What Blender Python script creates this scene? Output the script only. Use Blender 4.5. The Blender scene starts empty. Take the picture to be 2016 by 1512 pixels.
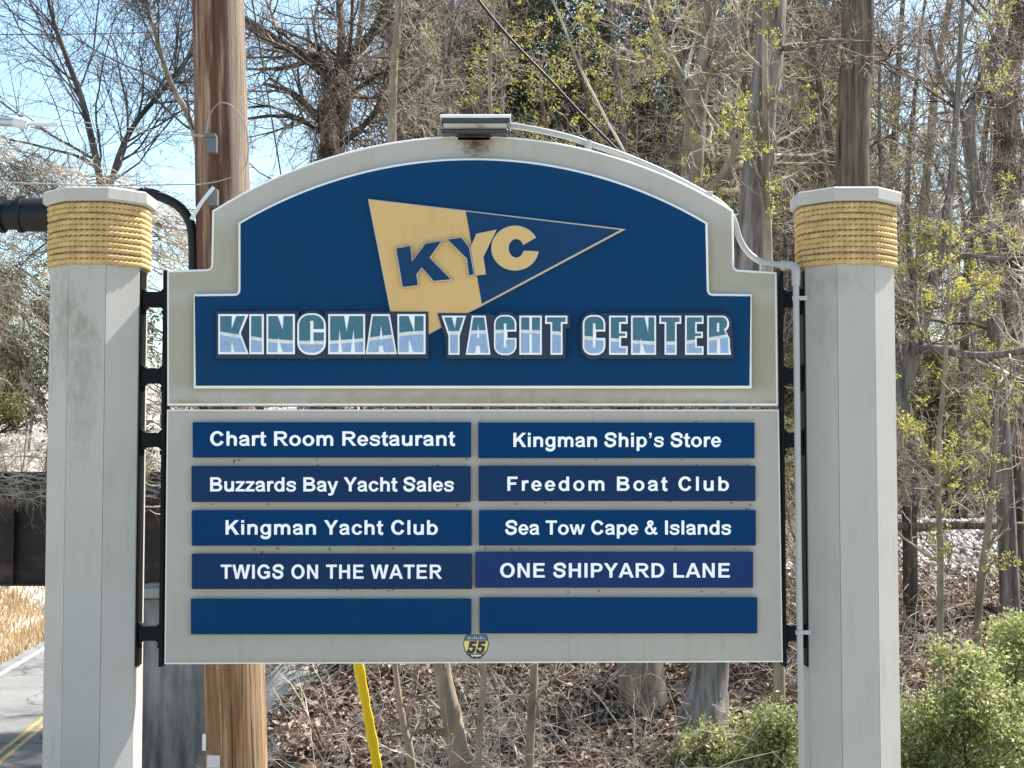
import bpy, math, random
import numpy as np
from mathutils import Vector, Matrix
from mathutils.geometry import tessellate_polygon

# ------------------------------------------------------------------ camera, sky, sun, exposure
sc = bpy.context.scene
C = sc.collection
F_PX, W_PX, H_PX = 3000.0, 2016.0, 1512.0
PITCH = math.radians(3.05)
CAM = Vector((0.0, -5.94, 1.6))
cd = bpy.data.cameras.new('camera'); cd.sensor_width = 36.0; cd.lens = 36.0 * F_PX / W_PX
cd.clip_start = 0.05; cd.clip_end = 2000
cam = bpy.data.objects.new('camera', cd); C.objects.link(cam)
cam.location = CAM; cam.rotation_euler = (math.pi / 2 + PITCH, 0, 0)
sc.camera = cam
SUN = Vector((0.505, 0.345, 0.79)).normalized()
w = bpy.data.worlds.new('World'); sc.world = w; w.use_nodes = True
wn = w.node_tree
sky = wn.nodes.new('ShaderNodeTexSky'); sky.sky_type = 'NISHITA'; sky.sun_disc = False
sky.sun_elevation = math.asin(SUN.z); sky.sun_rotation = math.atan2(SUN.x, SUN.y)
sky.air_density = 1.0; sky.dust_density = 1.1; sky.ozone_density = 1.0
tint = wn.nodes.new('ShaderNodeMix'); tint.data_type = 'RGBA'; tint.blend_type = 'MULTIPLY'; tint.inputs[0].default_value = 1.0
wn.links.new(sky.outputs[0], tint.inputs[6]); tint.inputs[7].default_value = (0.96, 1.03, 0.96, 1)
bg = wn.nodes['Background']; wn.links.new(tint.outputs[2], bg.inputs[0]); bg.inputs[1].default_value = 0.115
sd = bpy.data.lights.new('sun', 'SUN'); sd.energy = 5.0; sd.angle = math.radians(0.55); sd.color = (1.0, 0.955, 0.88)
so = bpy.data.objects.new('sun', sd); C.objects.link(so)
so.rotation_euler = SUN.to_track_quat('Z', 'Y').to_euler(); so.location = (8, 8, 20)
vs = sc.view_settings
vs.view_transform = 'Standard'; vs.look = 'None'; vs.exposure = 1.40; vs.gamma = 1.0
vs.use_curve_mapping = False
sc.render.engine = 'CYCLES'
sc.cycles.max_bounces = 6; sc.cycles.diffuse_bounces = 2; sc.cycles.glossy_bounces = 2
sc.cycles.use_denoising = True

cp, sp_ = math.cos(PITCH), math.sin(PITCH)

def ray(px, py):
    a = (px - W_PX / 2) / F_PX; b = -(py - H_PX / 2) / F_PX
    return Vector((a, cp - b * sp_, sp_ + b * cp))

def at(px, py, y=0.0):
    """the point of the vertical plane at depth y that is seen at a pixel of the photograph"""
    r = ray(px, py); t = (y - CAM.y) / r.y
    return CAM + r * t

def S(px, py, y=0.0):
    p = at(px, py, y); return (p.x, p.z)

# ------------------------------------------------------------------ object helpers
def tag(o, label=None, cat=None, group=None, kind=None):
    if label: o['label'] = label
    if cat: o['category'] = cat
    if group: o['group'] = group
    if kind: o['kind'] = kind
    return o

def empty(name, loc, label, cat, group=None):
    o = bpy.data.objects.new(name, None); C.objects.link(o); o.location = loc
    o.empty_display_size = 0.1
    return tag(o, label, cat, group)

def link(name, me, parent=None, keep=True):
    o = bpy.data.objects.new(name, me); C.objects.link(o)
    if parent is not None:
        o.parent = parent
        if keep:
            q = parent; off = Vector()
            while q is not None:
                off += q.location; q = q.parent
            o.location = -off
    return o

def mesh_np(name, V, Fq, mats, smooth=False, midx=None):
    V = np.asarray(V, dtype=np.float32).reshape(-1, 3); Fq = np.asarray(Fq, dtype=np.int32)
    n, k = Fq.shape
    me = bpy.data.meshes.new(name)
    me.vertices.add(len(V)); me.vertices.foreach_set('co', V.ravel())
    me.loops.add(n * k); me.loops.foreach_set('vertex_index', Fq.ravel())
    me.polygons.add(n); me.polygons.foreach_set('loop_start', np.arange(0, n * k, k, dtype=np.int32))
    me.polygons.foreach_set('loop_total', np.full(n, k, dtype=np.int32))
    for m in (mats if isinstance(mats, (list, tuple)) else [mats]): me.materials.append(m)
    if smooth: me.polygons.foreach_set('use_smooth', np.ones(n, dtype=bool))
    if midx is not None: me.polygons.foreach_set('material_index', np.asarray(midx, dtype=np.int32))
    me.update(calc_edges=True)
    return me

class MB:
    """collects boxes, polygons and tubes into one mesh"""
    def __init__(self): self.v = []; self.f = []; self.m = []; self.sm = []
    def add(self, vs_, fs, m=0, smooth=False):
        b = len(self.v); self.v += [tuple(p) for p in vs_]
        for f in fs: self.f.append([b + i for i in f]); self.m.append(m); self.sm.append(smooth)
    def box(self, x0, x1, y0, y1, z0, z1, m=0, bev=0.0):
        if bev <= 0:
            v = [(x, y, z) for x in (x0, x1) for y in (y0, y1) for z in (z0, z1)]
            self.add(v, [(0, 1, 3, 2), (4, 6, 7, 5), (0, 4, 5, 1), (2, 3, 7, 6), (0, 2, 6, 4), (1, 5, 7, 3)], m)
        else:
            import bmesh
            bm = bmesh.new(); bmesh.ops.create_cube(bm, size=1)
            for q in bm.verts: q.co = Vector(((x0 + x1) / 2 + q.co.x * (x1 - x0), (y0 + y1) / 2 + q.co.y * (y1 - y0), (z0 + z1) / 2 + q.co.z * (z1 - z0)))
            bmesh.ops.bevel(bm, geom=bm.edges[:], offset=bev, segments=1, affect='EDGES')
            bm.verts.index_update()
            self.add([q.co[:] for q in bm.verts], [[q.index for q in f.verts] for f in bm.faces], m); bm.free()
    def tube(self, pts, rad, n=10, m=0, cap=True, smooth=True):
        P = [Vector(p) for p in pts]; R = rad if isinstance(rad, (list, tuple)) else [rad] * len(P)
        vs_ = []; up = None
        for i, p in enumerate(P):
            t = (P[min(i + 1, len(P) - 1)] - P[max(i - 1, 0)]).normalized()
            if up is None:
                up = Vector((0, 0, 1)) if abs(t.z) < 0.9 else Vector((1, 0, 0))
            a = (up - t * up.dot(t)).normalized(); b = t.cross(a); up = a
            for k in range(n):
                c = 2 * math.pi * k / n
                vs_.append(p + (a * math.cos(c) + b * math.sin(c)) * R[i])
        fs = [(i * n + k, i * n + (k + 1) % n, (i + 1) * n + (k + 1) % n, (i + 1) * n + k) for i in range(len(P) - 1) for k in range(n)]
        self.add(vs_, fs, m, smooth)
        if cap: self.add(vs_[:n], [list(range(n))[::-1]], m); self.add(vs_[-n:], [list(range(n))], m)
    def build(self, name, mats, parent=None, keep=True):
        me = bpy.data.meshes.new(name)
        me.from_pydata(self.v, [], self.f)
        for m in (mats if isinstance(mats, (list, tuple)) else [mats]): me.materials.append(m)
        me.polygons.foreach_set('material_index', self.m); me.polygons.foreach_set('use_smooth', self.sm)
        me.update()
        return link(name, me, parent, keep)

def spline_pts(pts, n):
    """Catmull-Rom through the points, n steps a span"""
    P = [np.array(p, dtype=float) for p in pts]; P = [2 * P[0] - P[1]] + P + [2 * P[-1] - P[-2]]
    out = []
    for i in range(1, len(P) - 2):
        for k in range(n):
            t = k / n; a, b, c, d = P[i - 1], P[i], P[i + 1], P[i + 2]
            out.append(0.5 * ((2 * b) + (c - a) * t + (2 * a - 5 * b + 4 * c - d) * t * t + (3 * b - a - 3 * c + d) * t ** 3))
    out.append(P[-2]); return [tuple(o) for o in out]

def plate_from(loops, y_front, depth, bevel, mats, name, face_from_normal=True):
    """a plate cut to 2-D loops (x,z), front face at y_front, with a chamfered edge; mats = (edge, face)"""
    cu = bpy.data.curves.new('tmp', 'CURVE'); cu.dimensions = '2D'; cu.fill_mode = 'BOTH'
    cu.extrude = max(depth / 2 - bevel, 0.0002); cu.bevel_depth = bevel; cu.bevel_resolution = 1; cu.offset = -bevel
    for lp in loops:
        s = cu.splines.new('POLY'); s.points.add(len(lp) - 1)
        for i, p in enumerate(lp): s.points[i].co = (p[0], p[1], 0, 1)
        s.use_cyclic_u = True
    tmp = bpy.data.objects.new('tmp', cu); C.objects.link(tmp)
    dg = bpy.context.evaluated_depsgraph_get(); dg.update()
    me = bpy.data.meshes.new_from_object(tmp.evaluated_get(dg))
    bpy.data.objects.remove(tmp); bpy.data.curves.remove(cu)
    me.name = name
    n = len(me.vertices); co = np.zeros(n * 3, dtype=np.float32); me.vertices.foreach_get('co', co); co = co.reshape(-1, 3)
    new = np.stack([co[:, 0], y_front + depth / 2 - co[:, 2], co[:, 1]], 1)
    me.vertices.foreach_set('co', new.ravel().astype(np.float32))
    me.materials.clear()
    for m in mats: me.materials.append(m)
    me.update()
    if len(mats) > 1:
        idx = [1 if p.normal.y < -0.995 else 0 for p in me.polygons]
        me.polygons.foreach_set('material_index', idx)
    me.polygons.foreach_set('use_smooth', [False] * len(me.polygons))
    return me

# ------------------------------------------------------------------ materials
def mat(name, col, rough=0.6, metal=0.0, spec=0.5):
    m = bpy.data.materials.new(name); m.use_nodes = True
    b = m.node_tree.nodes['Principled BSDF']
    b.inputs['Base Color'].default_value = (*col, 1); b.inputs['Roughness'].default_value = rough
    b.inputs['Metallic'].default_value = metal; b.inputs['Specular IOR Level'].default_value = spec
    return m

class NT:
    def __init__(self, m): self.t = m.node_tree; self.b = self.t.nodes['Principled BSDF']
    def n(self, typ, **kw):
        x = self.t.nodes.new(typ)
        for k, v in kw.items():
            if k.startswith('i_'):
                key = k[2:]; key = int(key) if key.isdigit() else key.replace('_', ' ')
                x.inputs[key].default_value = v
            else: setattr(x, k, v)
        return x
    def l(self, a, b): self.t.links.new(a, b)
    def coords(self, scale=(1, 1, 1), which='Object'):
        tc = self.n('ShaderNodeTexCoord'); mp = self.n('ShaderNodeMapping'); mp.inputs['Scale'].default_value = scale
        self.l(tc.outputs[which], mp.inputs[0]); return mp.outputs[0]
    def noise(self, vec, scale, detail=5, rough=0.6):
        x = self.n('ShaderNodeTexNoise'); x.inputs['Scale'].default_value = scale; x.inputs['Detail'].default_value = detail
        x.inputs['Roughness'].default_value = rough; self.l(vec, x.inputs['Vector']); return x.outputs['Fac']
    def ramp(self, fac, stops):
        r = self.n('ShaderNodeValToRGB'); e = r.color_ramp.elements
        while len(e) < len(stops): e.new(0.5)
        for q, (p, c) in zip(e, stops):
            q.position = p; q.color = (c, c, c, 1) if isinstance(c, (int, float)) else (*c, 1)
        self.l(fac, r.inputs[0]); return r.outputs[0]
    def mix(self, fac, a, b, mode='MIX'):
        x = self.n('ShaderNodeMix'); x.data_type = 'RGBA'; x.blend_type = mode
        for k, s in ((0, fac), (6, a), (7, b)):
            if isinstance(s, (int, float)): x.inputs[k].default_value = s
            elif isinstance(s, tuple): x.inputs[k].default_value = (*s, 1)
            else: self.l(s, x.inputs[k])
        return x.outputs[2]
    def bump(self, h, strength, dist=0.01):
        x = self.n('ShaderNodeBump'); x.inputs['Strength'].default_value = strength; x.inputs['Distance'].default_value = dist
        self.l(h, x.inputs['Height']); self.l(x.outputs[0], self.b.inputs['Normal'])

def painted(name, base, stain, amount=0.5, rough=0.55, spec=0.3, low_scale=3.0):
    """weathered paint: broad mottling, run-down streaks, fine grain"""
    m = mat(name, base, rough, 0.0, spec); t = NT(m)
    c = t.coords(); cs = t.coords((6, 6, 0.7))
    broad = t.ramp(t.noise(c, low_scale, 6), [(0.42, 0.0), (0.78, 1.0)])
    st = t.ramp(t.noise(cs, 5.0, 6), [(0.5, 0.0), (0.8, 1.0)])
    a = t.mix(broad, base, tuple(x * 0.82 + y * 0.18 for x, y in zip(base, stain)))
    k = t.n('ShaderNodeMath', operation='MULTIPLY', i_1=amount); t.l(st, k.inputs[0])
    k2 = t.n('ShaderNodeMath', operation='MULTIPLY'); t.l(k.outputs[0], k2.inputs[0]); t.l(broad, k2.inputs[1])
    b = t.mix(k2.outputs[0], a, stain)
    sp = t.ramp(t.noise(c, 60.0, 3), [(0.70, 0.0), (0.76, 1.0)])
    k3 = t.n('ShaderNodeMath', operation='MULTIPLY', i_1=0.35 * amount); t.l(sp, k3.inputs[0])
    b = t.mix(k3.outputs[0], b, tuple(x * 0.5 for x in stain))
    t.l(b, t.b.inputs['Base Color'])
    t.bump(t.noise(c, 140.0, 3), 0.12, 0.002)
    return m

M = {}
M['post'] = painted('post_paint', (0.405, 0.383, 0.350), (0.25, 0.235, 0.17), 0.9)
M['frame'] = painted('sign_frame_paint', (0.405, 0.378, 0.335), (0.27, 0.23, 0.14), 1.0)
M['edge'] = painted('sign_edge_paint', (0.80, 0.77, 0.72), (0.36, 0.32, 0.22), 0.4)
M['blue'] = painted('blue_sign_paint', (0.004, 0.042, 0.118), (0.02, 0.045, 0.05), 0.5, 0.42, 0.05)
M['pennant_blue'] = painted('pennant_blue_paint', (0.005, 0.040, 0.112), (0.02, 0.045, 0.05), 0.5, 0.45, 0.12)
M['gold'] = painted('gold_paint', (0.60, 0.39, 0.155), (0.38, 0.25, 0.10), 0.6, 0.5)
M['goldedge'] = painted('pennant_edge', (0.48, 0.42, 0.33), (0.16, 0.12, 0.07), 1.0)
M['backing'] = painted('navy_backing', (0.018, 0.032, 0.065), (0.03, 0.035, 0.04), 0.5, 0.5)
M['white'] = painted('white_letter_paint', (0.86, 0.87, 0.88), (0.42, 0.40, 0.33), 0.5, 0.4)
M['vinyl'] = mat('white_vinyl', (0.90, 0.91, 0.92), 0.4)
M['steel'] = mat('black_steel', (0.006, 0.0065, 0.008), 0.5, 0, 0.12)
M['galv'] = painted('grey_conduit', (0.37, 0.365, 0.355), (0.34, 0.34, 0.33), 0.4, 0.45)
M['alu'] = mat('fixture_aluminium', (0.72, 0.73, 0.74), 0.4, 0.2)
M['darkfix'] = mat('fixture_dark', (0.03, 0.032, 0.036), 0.35)
M['rubber'] = mat('black_rubber', (0.007, 0.008, 0.010), 0.5, 0, 0.3)
M['lead'] = mat('bright_metal', (0.42, 0.44, 0.47), 0.35, 0.6)
M['strap'] = mat('pale_strap', (0.62, 0.62, 0.62), 0.5)
M['yellow'] = painted('yellow_guard', (0.72, 0.52, 0.02), (0.42, 0.28, 0.03), 0.4, 0.4)
def rust_mat():
    m = mat('rusty_mount', (0.06, 0.03, 0.02), 0.8); t = NT(m); c = t.coords()
    t.l(t.ramp(t.noise(c, 25.0, 5), [(0.35, (0.02, 0.013, 0.01)), (0.6, (0.09, 0.035, 0.018)), (0.8, (0.20, 0.09, 0.04))]), t.b.inputs['Base Color'])
    t.bump(t.noise(c, 90, 3), 0.5, 0.004); return m
M['rust'] = rust_mat()
def girder_mat():
    m = mat('weathered_girder', (0.03, 0.022, 0.02), 0.8); t = NT(m); c = t.coords((1, 1, 2))
    t.l(t.ramp(t.noise(c, 1.2, 6), [(0.3, (0.014, 0.011, 0.010)), (0.55, (0.05, 0.034, 0.027)), (0.72, (0.13, 0.085, 0.06))]), t.b.inputs['Base Color'])
    t.bump(t.noise(c, 12, 4), 0.4, 0.02); return m
M['girder'] = girder_mat()
def concrete_mat(name, lo, hi):
    m = mat(name, lo, 0.9); t = NT(m); c = t.coords((1.0, 1.0, 0.35)); c2 = t.coords()
    a = t.ramp(t.noise(c, 2.2, 7, 0.65), [(0.3, lo), (0.7, hi)])
    b = t.ramp(t.noise(t.coords((3.0, 3.0, 0.25)), 1.6, 7, 0.65), [(0.45, 0.0), (0.7, 0.8)])
    t.l(t.mix(b, a, tuple(x * 0.45 for x in lo)), t.b.inputs['Base Color'])
    t.bump(t.noise(c2, 30, 5), 0.4, 0.01); return m
M['concrete'] = concrete_mat('stained_concrete', (0.16, 0.145, 0.13), (0.46, 0.43, 0.39))
M['lit_concrete'] = concrete_mat('lit_concrete', (0.34, 0.32, 0.29), (0.50, 0.47, 0.43))  # paler copy for the bridge seat, its sunlit look put into the colour
def rope_mat():
    m = mat('manila_rope', (0.5, 0.35, 0.14), 0.85); t = NT(m); c = t.coords((1, 1, 1))
    a = t.ramp(t.noise(c, 18, 5), [(0.35, (0.38, 0.255, 0.10)), (0.65, (0.58, 0.405, 0.175))])
    t.l(a, t.b.inputs['Base Color']); t.bump(t.noise(c, 400, 3), 0.5, 0.002)
    return m
M['rope'] = rope_mat()
def bark_mat(name, dark, mid, light, sx=14.0, sz=1.6, bstr=0.8, bdist=0.02):
    m = mat(name, mid, 0.92, 0, 0.15); t = NT(m); c = t.coords((sx, sx, sz)); c2 = t.coords()
    h = t.noise(c, 1.0, 7, 0.65)
    col = t.ramp(h, [(0.33, dark), (0.52, mid), (0.72, light)])
    g = t.ramp(t.noise(c2, 2.5, 4), [(0.5, 0.0), (0.75, 0.6)])
    t.l(t.mix(g, col, tuple(x * 0.6 for x in mid)), t.b.inputs['Base Color'])
    t.bump(h, bstr, bdist); return m
M['bark_grey'] = bark_mat('grey_bark', (0.055, 0.045, 0.04), (0.20, 0.175, 0.155), (0.36, 0.325, 0.29))
M['bark_brown'] = bark_mat('brown_bark', (0.035, 0.026, 0.02), (0.16, 0.125, 0.095), (0.30, 0.24, 0.19), 20, 1.0, 1.0, 0.03)
M['bark_smooth'] = bark_mat('smooth_bark', (0.13, 0.10, 0.07), (0.29, 0.235, 0.17), (0.42, 0.35, 0.27), 6, 2.5, 0.3, 0.01)
M['bark_dark'] = bark_mat('dark_bark', (0.02, 0.016, 0.012), (0.09, 0.07, 0.052), (0.20, 0.155, 0.115), 10, 1.5, 0.9, 0.03)
def twig_mat(name, a, b):
    m = mat(name, a, 0.85, 0, 0.2); t = NT(m); c = t.coords()
    t.l(t.ramp(t.noise(c, 2.6, 4), [(0.42, a), (0.60, b)]), t.b.inputs['Base Color']); return m  # dark-to-pale ramp paints sun-and-shade contrast into the twigs
M['twig_tan'] = twig_mat('tan_twigs', (0.10, 0.078, 0.057), (0.68, 0.59, 0.47))
M['twig_red'] = twig_mat('reddish_twigs', (0.055, 0.038, 0.030), (0.46, 0.36, 0.29))
M['twig_backlit'] = twig_mat('backlit_twigs', (0.045, 0.045, 0.05), (0.12, 0.10, 0.095))  # darkened, bluish colour paints in the backlight against the sky
M['vine'] = twig_mat('pale_vines', (0.30, 0.24, 0.18), (0.68, 0.60, 0.50))
def leaf_mat(name, cols, rough=0.7, trans=0.25):
    m = mat(name, cols[0], rough, 0, 0.3); t = NT(m)
    gi = t.n('ShaderNodeNewGeometry')
    n = len(cols); stops = [(i / (n - 1) if n > 1 else 0, c) for i, c in enumerate(cols)]
    col = t.ramp(gi.outputs['Random Per Island'], stops)
    t.l(col, t.b.inputs['Base Color'])
    if trans > 0:
        tr = t.n('ShaderNodeBsdfTranslucent'); t.l(col, tr.inputs[0])
        mx = t.n('ShaderNodeMixShader', i_0=trans); t.l(t.b.outputs[0], mx.inputs[1]); t.l(tr.outputs[0], mx.inputs[2])
        t.l(mx.outputs[0], t.t.nodes['Material Output'].inputs['Surface'])
    return m
M['litter'] = leaf_mat('dead_leaves', [(0.06, 0.034, 0.024), (0.14, 0.085, 0.058), (0.27, 0.18, 0.13), (0.44, 0.33, 0.255), (0.09, 0.055, 0.04)], 0.75, 0.1)
M['juniper'] = leaf_mat('bright_green_leaves', [(0.13, 0.165, 0.05), (0.31, 0.37, 0.12), (0.55, 0.60, 0.26), (0.44, 0.38, 0.22), (0.20, 0.25, 0.08)], 0.45, 0.45)
M['cedar'] = leaf_mat('dark_green_needles', [(0.025, 0.045, 0.022), (0.055, 0.08, 0.038), (0.10, 0.11, 0.055), (0.04, 0.06, 0.03)], 0.7, 0.15)
M['olive'] = leaf_mat('olive_leaves', [(0.13, 0.14, 0.05), (0.24, 0.25, 0.09), (0.36, 0.34, 0.14)], 0.7, 0.3)
M['buds'] = leaf_mat('yellow_green_buds', [(0.36, 0.33, 0.05), (0.50, 0.46, 0.10), (0.42, 0.42, 0.08), (0.60, 0.52, 0.16)], 0.6, 0.4)
M['drygrass'] = leaf_mat('dry_grass', [(0.42, 0.28, 0.14), (0.55, 0.41, 0.24), (0.62, 0.50, 0.32)], 0.8, 0.2)
M['stone'] = leaf_mat('ballast_stone', [(0.24, 0.23, 0.22), (0.42, 0.40, 0.38), (0.58, 0.56, 0.53)], 0.9, 0)
def ground_mat():
    m = mat('forest_soil', (0.08, 0.055, 0.04), 0.95, 0, 0.2); t = NT(m); c = t.coords(which='Object')
    soil = t.ramp(t.noise(c, 3.0, 8, 0.7), [(0.3, (0.03, 0.02, 0.015)), (0.55, (0.09, 0.06, 0.042)), (0.75, (0.20, 0.14, 0.10))])
    sep = t.n('ShaderNodeSeparateXYZ'); t.l(c, sep.inputs[0])
    # bare gravelly slope above the road cutting
    nz = t.noise(c, 1.1, 5)
    mm = t.n('ShaderNodeMath', operation='MULTIPLY_ADD', i_1=1.4, i_2=-0.7); t.l(nz, mm.inputs[0])
    xx = t.n('ShaderNodeMath', operation='ADD'); t.l(sep.outputs[0], xx.inputs[0]); t.l(mm.outputs[0], xx.inputs[1])
    mr = t.n('ShaderNodeMapRange', i_1=-1.8, i_2=-2.4); t.l(xx.outputs[0], mr.inputs[0])
    pale = t.ramp(t.noise(c, 5.0, 8, 0.7), [(0.3, (0.30, 0.27, 0.24)), (0.7, (0.46, 0.43, 0.39))])
    bounce_ground = t.n('ShaderNodeMapRange', i_1=0.9, i_2=0.3); t.l(sep.outputs[1], bounce_ground.inputs[0])  # unseen ground near the camera, made pale to bounce fill onto the sign
    gr = t.ramp(t.noise(c, 7.0, 8, 0.7), [(0.3, (0.30, 0.28, 0.25)), (0.7, (0.42, 0.39, 0.35))])
    t.l(t.mix(bounce_ground.outputs[0], t.mix(mr.outputs[0], soil, pale), gr), t.b.inputs['Base Color'])
    t.bump(t.noise(c, 12, 7, 0.7), 0.6, 0.05); return m
M['ground'] = ground_mat()
def road_mat():
    m = mat('worn_asphalt', (0.14, 0.14, 0.135), 0.9); t = NT(m); c = t.coords()
    a = t.ramp(t.noise(c, 0.6, 5), [(0.3, (0.155, 0.155, 0.15)), (0.7, (0.205, 0.205, 0.195))])
    sp = t.ramp(t.noise(c, 40, 4), [(0.35, 0.75), (0.65, 1.15)])
    vo = t.n('ShaderNodeTexVoronoi', feature='DISTANCE_TO_EDGE'); vo.inputs['Scale'].default_value = 0.32
    wv = t.n('ShaderNodeVectorMath', operation='ADD'); nn = t.n('ShaderNodeTexNoise'); nn.inputs['Scale'].default_value = 1.5; t.l(c, nn.inputs['Vector']); t.l(c, wv.inputs[0]); t.l(nn.outputs['Color'], wv.inputs[1]); t.l(wv.outputs[0], vo.inputs['Vector'])
    ck = t.ramp(vo.outputs['Distance'], [(0.004, 0.35), (0.012, 1.0)]); a = t.mix(1.0, a, ck, 'MULTIPLY')
    t.l(t.mix(1.0, a, sp, 'MULTIPLY'), t.b.inputs['Base Color']); t.bump(t.noise(c, 80, 3), 0.4, 0.01); return m
M['road'] = road_mat()
M['line_white'] = painted('road_white', (0.70, 0.69, 0.66), (0.35, 0.34, 0.32), 0.7)
M['line_yellow'] = painted('road_yellow', (0.50, 0.34, 0.09), (0.25, 0.19, 0.09), 0.8)
def pole_mat():
    m = mat('treated_pole_wood', (0.3, 0.18, 0.1), 0.8, 0, 0.25); t = NT(m)
    c = t.coords((1, 1, 1)); g = t.coords((60, 60, 1.3)); g2 = t.coords((11, 11, 0.8))
    grain = t.noise(g, 1.5, 8, 0.7)
    base = t.ramp(grain, [(0.3, (0.10, 0.055, 0.034)), (0.5, (0.29, 0.18, 0.115)), (0.7, (0.46, 0.325, 0.22))])
    stain = t.ramp(t.noise(g2, 1.2, 6, 0.6), [(0.42, 0.0), (0.52, 0.95)])
    col = t.mix(stain, base, (0.115, 0.050, 0.031))
    # sunlit right side painted into the colour: paler, greyer wood
    sep = t.n('ShaderNodeSeparateXYZ'); t.l(c, sep.inputs[0])
    nn = t.noise(g2, 1.0, 5)
    ad = t.n('ShaderNodeMath', operation='MULTIPLY_ADD', i_1=0.12); t.l(nn, ad.inputs[0]); t.l(sep.outputs[0], ad.inputs[2])
    mr = t.n('ShaderNodeMapRange', i_1=0.115, i_2=0.150, i_3=0, i_4=0.8); t.l(ad.outputs[0], mr.inputs[0])
    grey = t.ramp(grain, [(0.3, (0.20, 0.145, 0.105)), (0.7, (0.46, 0.37, 0.285))])
    col = t.mix(mr.outputs[0], col, grey)
    # fresh honey-coloured wood low down on the pole
    m2 = t.n('ShaderNodeMapRange', i_1=2.7, i_2=2.1, i_3=0, i_4=0.92); t.l(sep.outputs[2], m2.inputs[0])
    honey = t.ramp(grain, [(0.32, (0.14, 0.068, 0.03)), (0.48, (0.42, 0.24, 0.11)), (0.66, (0.62, 0.42, 0.225))])
    sm = t.n('ShaderNodeMath', operation='MULTIPLY_ADD', i_1=-0.55, i_2=1.0); t.l(stain, sm.inputs[0])
    f = t.n('ShaderNodeMath', operation='MULTIPLY'); t.l(m2.outputs[0], f.inputs[0]); t.l(sm.outputs[0], f.inputs[1])
    col = t.mix(f.outputs[0], col, honey)
    cr = t.ramp(t.noise(t.coords((45, 45, 0.6)), 1.0, 5), [(0.36, 0.0), (0.41, 1.0)])
    col = t.mix(cr, (0.06, 0.032, 0.02), col)
    t.l(col, t.b.inputs['Base Color']); t.bump(grain, 1.0, 0.02); return m
M['pole'] = pole_mat()

# ------------------------------------------------------------------ terrain
DEP = lambda d: d + CAM.y                 # distance from the camera -> world y
def H(x, y):
    x = np.asarray(x, dtype=float); y = np.asarray(y, dtype=float)
    d = y - CAM.y
    base = np.interp(d, [0, 6.5, 10.5, 20.3, 22.4, 25.5, 27.0, 40, 80, 200], [0, 0, -1.6, 0.0, 0.66, 0.70, 0.25, 0.6, 3.5, 12])
    xe = np.interp(d, [0, 13.6, 20, 27, 60, 70], [-1.8, -1.8, -3.0, -3.4, -6.0, -6.0])
    s = np.clip((xe - x) / 1.9, 0, 1); s = s * s * (3 - 2 * s)
    lim = np.clip((d - 5.5) / 5.0, 0, 1)
    s = s * lim
    cut = base * (1 - s) + (-4.32) * s
    # left bank beyond the road
    sl = np.clip((-(x) - (15.6 + np.maximum(d - 42, 0) * 0.13)) / 7.0, 0, 1)
    cut = cut * (1 - sl) + (1.2) * sl
    # behind the track the ground left of the abutment keeps the road cutting
    far = np.clip((d - 60) / 20, 0, 1)
    cut = cut * (1 - far * s) + base * far * s
    bump = 0.07 * np.sin(x * 1.7 + y * 0.9) * np.sin(y * 1.3 - x * 0.6) + 0.03 * np.sin(x * 4.1) * np.sin(y * 3.7)
    bump = bump * np.clip((d - 9) / 3, 0, 1) * (1 - s)
    return cut + bump

def build_ground():
    xs = np.concatenate([np.linspace(-900, -60, 12), np.linspace(-50, -14, 37), np.linspace(-13.5, 13.5, 136), np.linspace(14, 50, 37), np.linspace(60, 900, 12)])
    ys = np.concatenate([np.linspace(-300, -20, 8), np.linspace(-15, 34, 130), np.linspace(35, 80, 40), np.linspace(90, 1200, 20)])
    X, Y = np.meshgrid(xs, ys); Z = H(X, Y)
    V = np.stack([X, Y, Z], -1).reshape(-1, 3); nx = len(xs); ny = len(ys)
    i = np.arange((nx - 1) * (ny - 1)); r = i // (nx - 1); c = i % (nx - 1); a = r * nx + c
    Fq = np.stack([a, a + 1, a + nx + 1, a + nx], 1)
    tag(link('ground', mesh_np('ground', V, Fq, M['ground'], True)), kind='structure')
build_ground()

def road_x(d): return -10.2 - 0.1 * (d - 30)
def ribbon(name, off0, off1, z, m, parent=None, d0=4.0, d1=62.0, n=60):
    V = []; 
    for i in range(n + 1):
        d = d0 + (d1 - d0) * i / n; cx = road_x(d)
        V += [(cx + off0, DEP(d), z), (cx + off1, DEP(d), z)]
    Fq = [(2 * i, 2 * i + 1, 2 * i + 3, 2 * i + 2) for i in range(n)]
    return link(name, mesh_np(name, V, Fq, m), parent)
road = tag(ribbon('road', -3.5, 3.6, -4.27, M['road']), kind='structure')
tag(ribbon('edge_line', -2.95, -2.78, -4.262, M['line_white'], road), 'white edge line')
ribbon('centre_line', -0.17, -0.06, -4.262, M['line_yellow'], road)
ribbon('centre_line', 0.06, 0.17, -4.262, M['line_yellow'], road)

# ------------------------------------------------------------------ the sign
sign = empty('entrance_sign', (-0.15, 0.05, 0.0), 'large blue and grey roadside sign with arched top between two rope-wrapped posts', 'sign')

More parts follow.
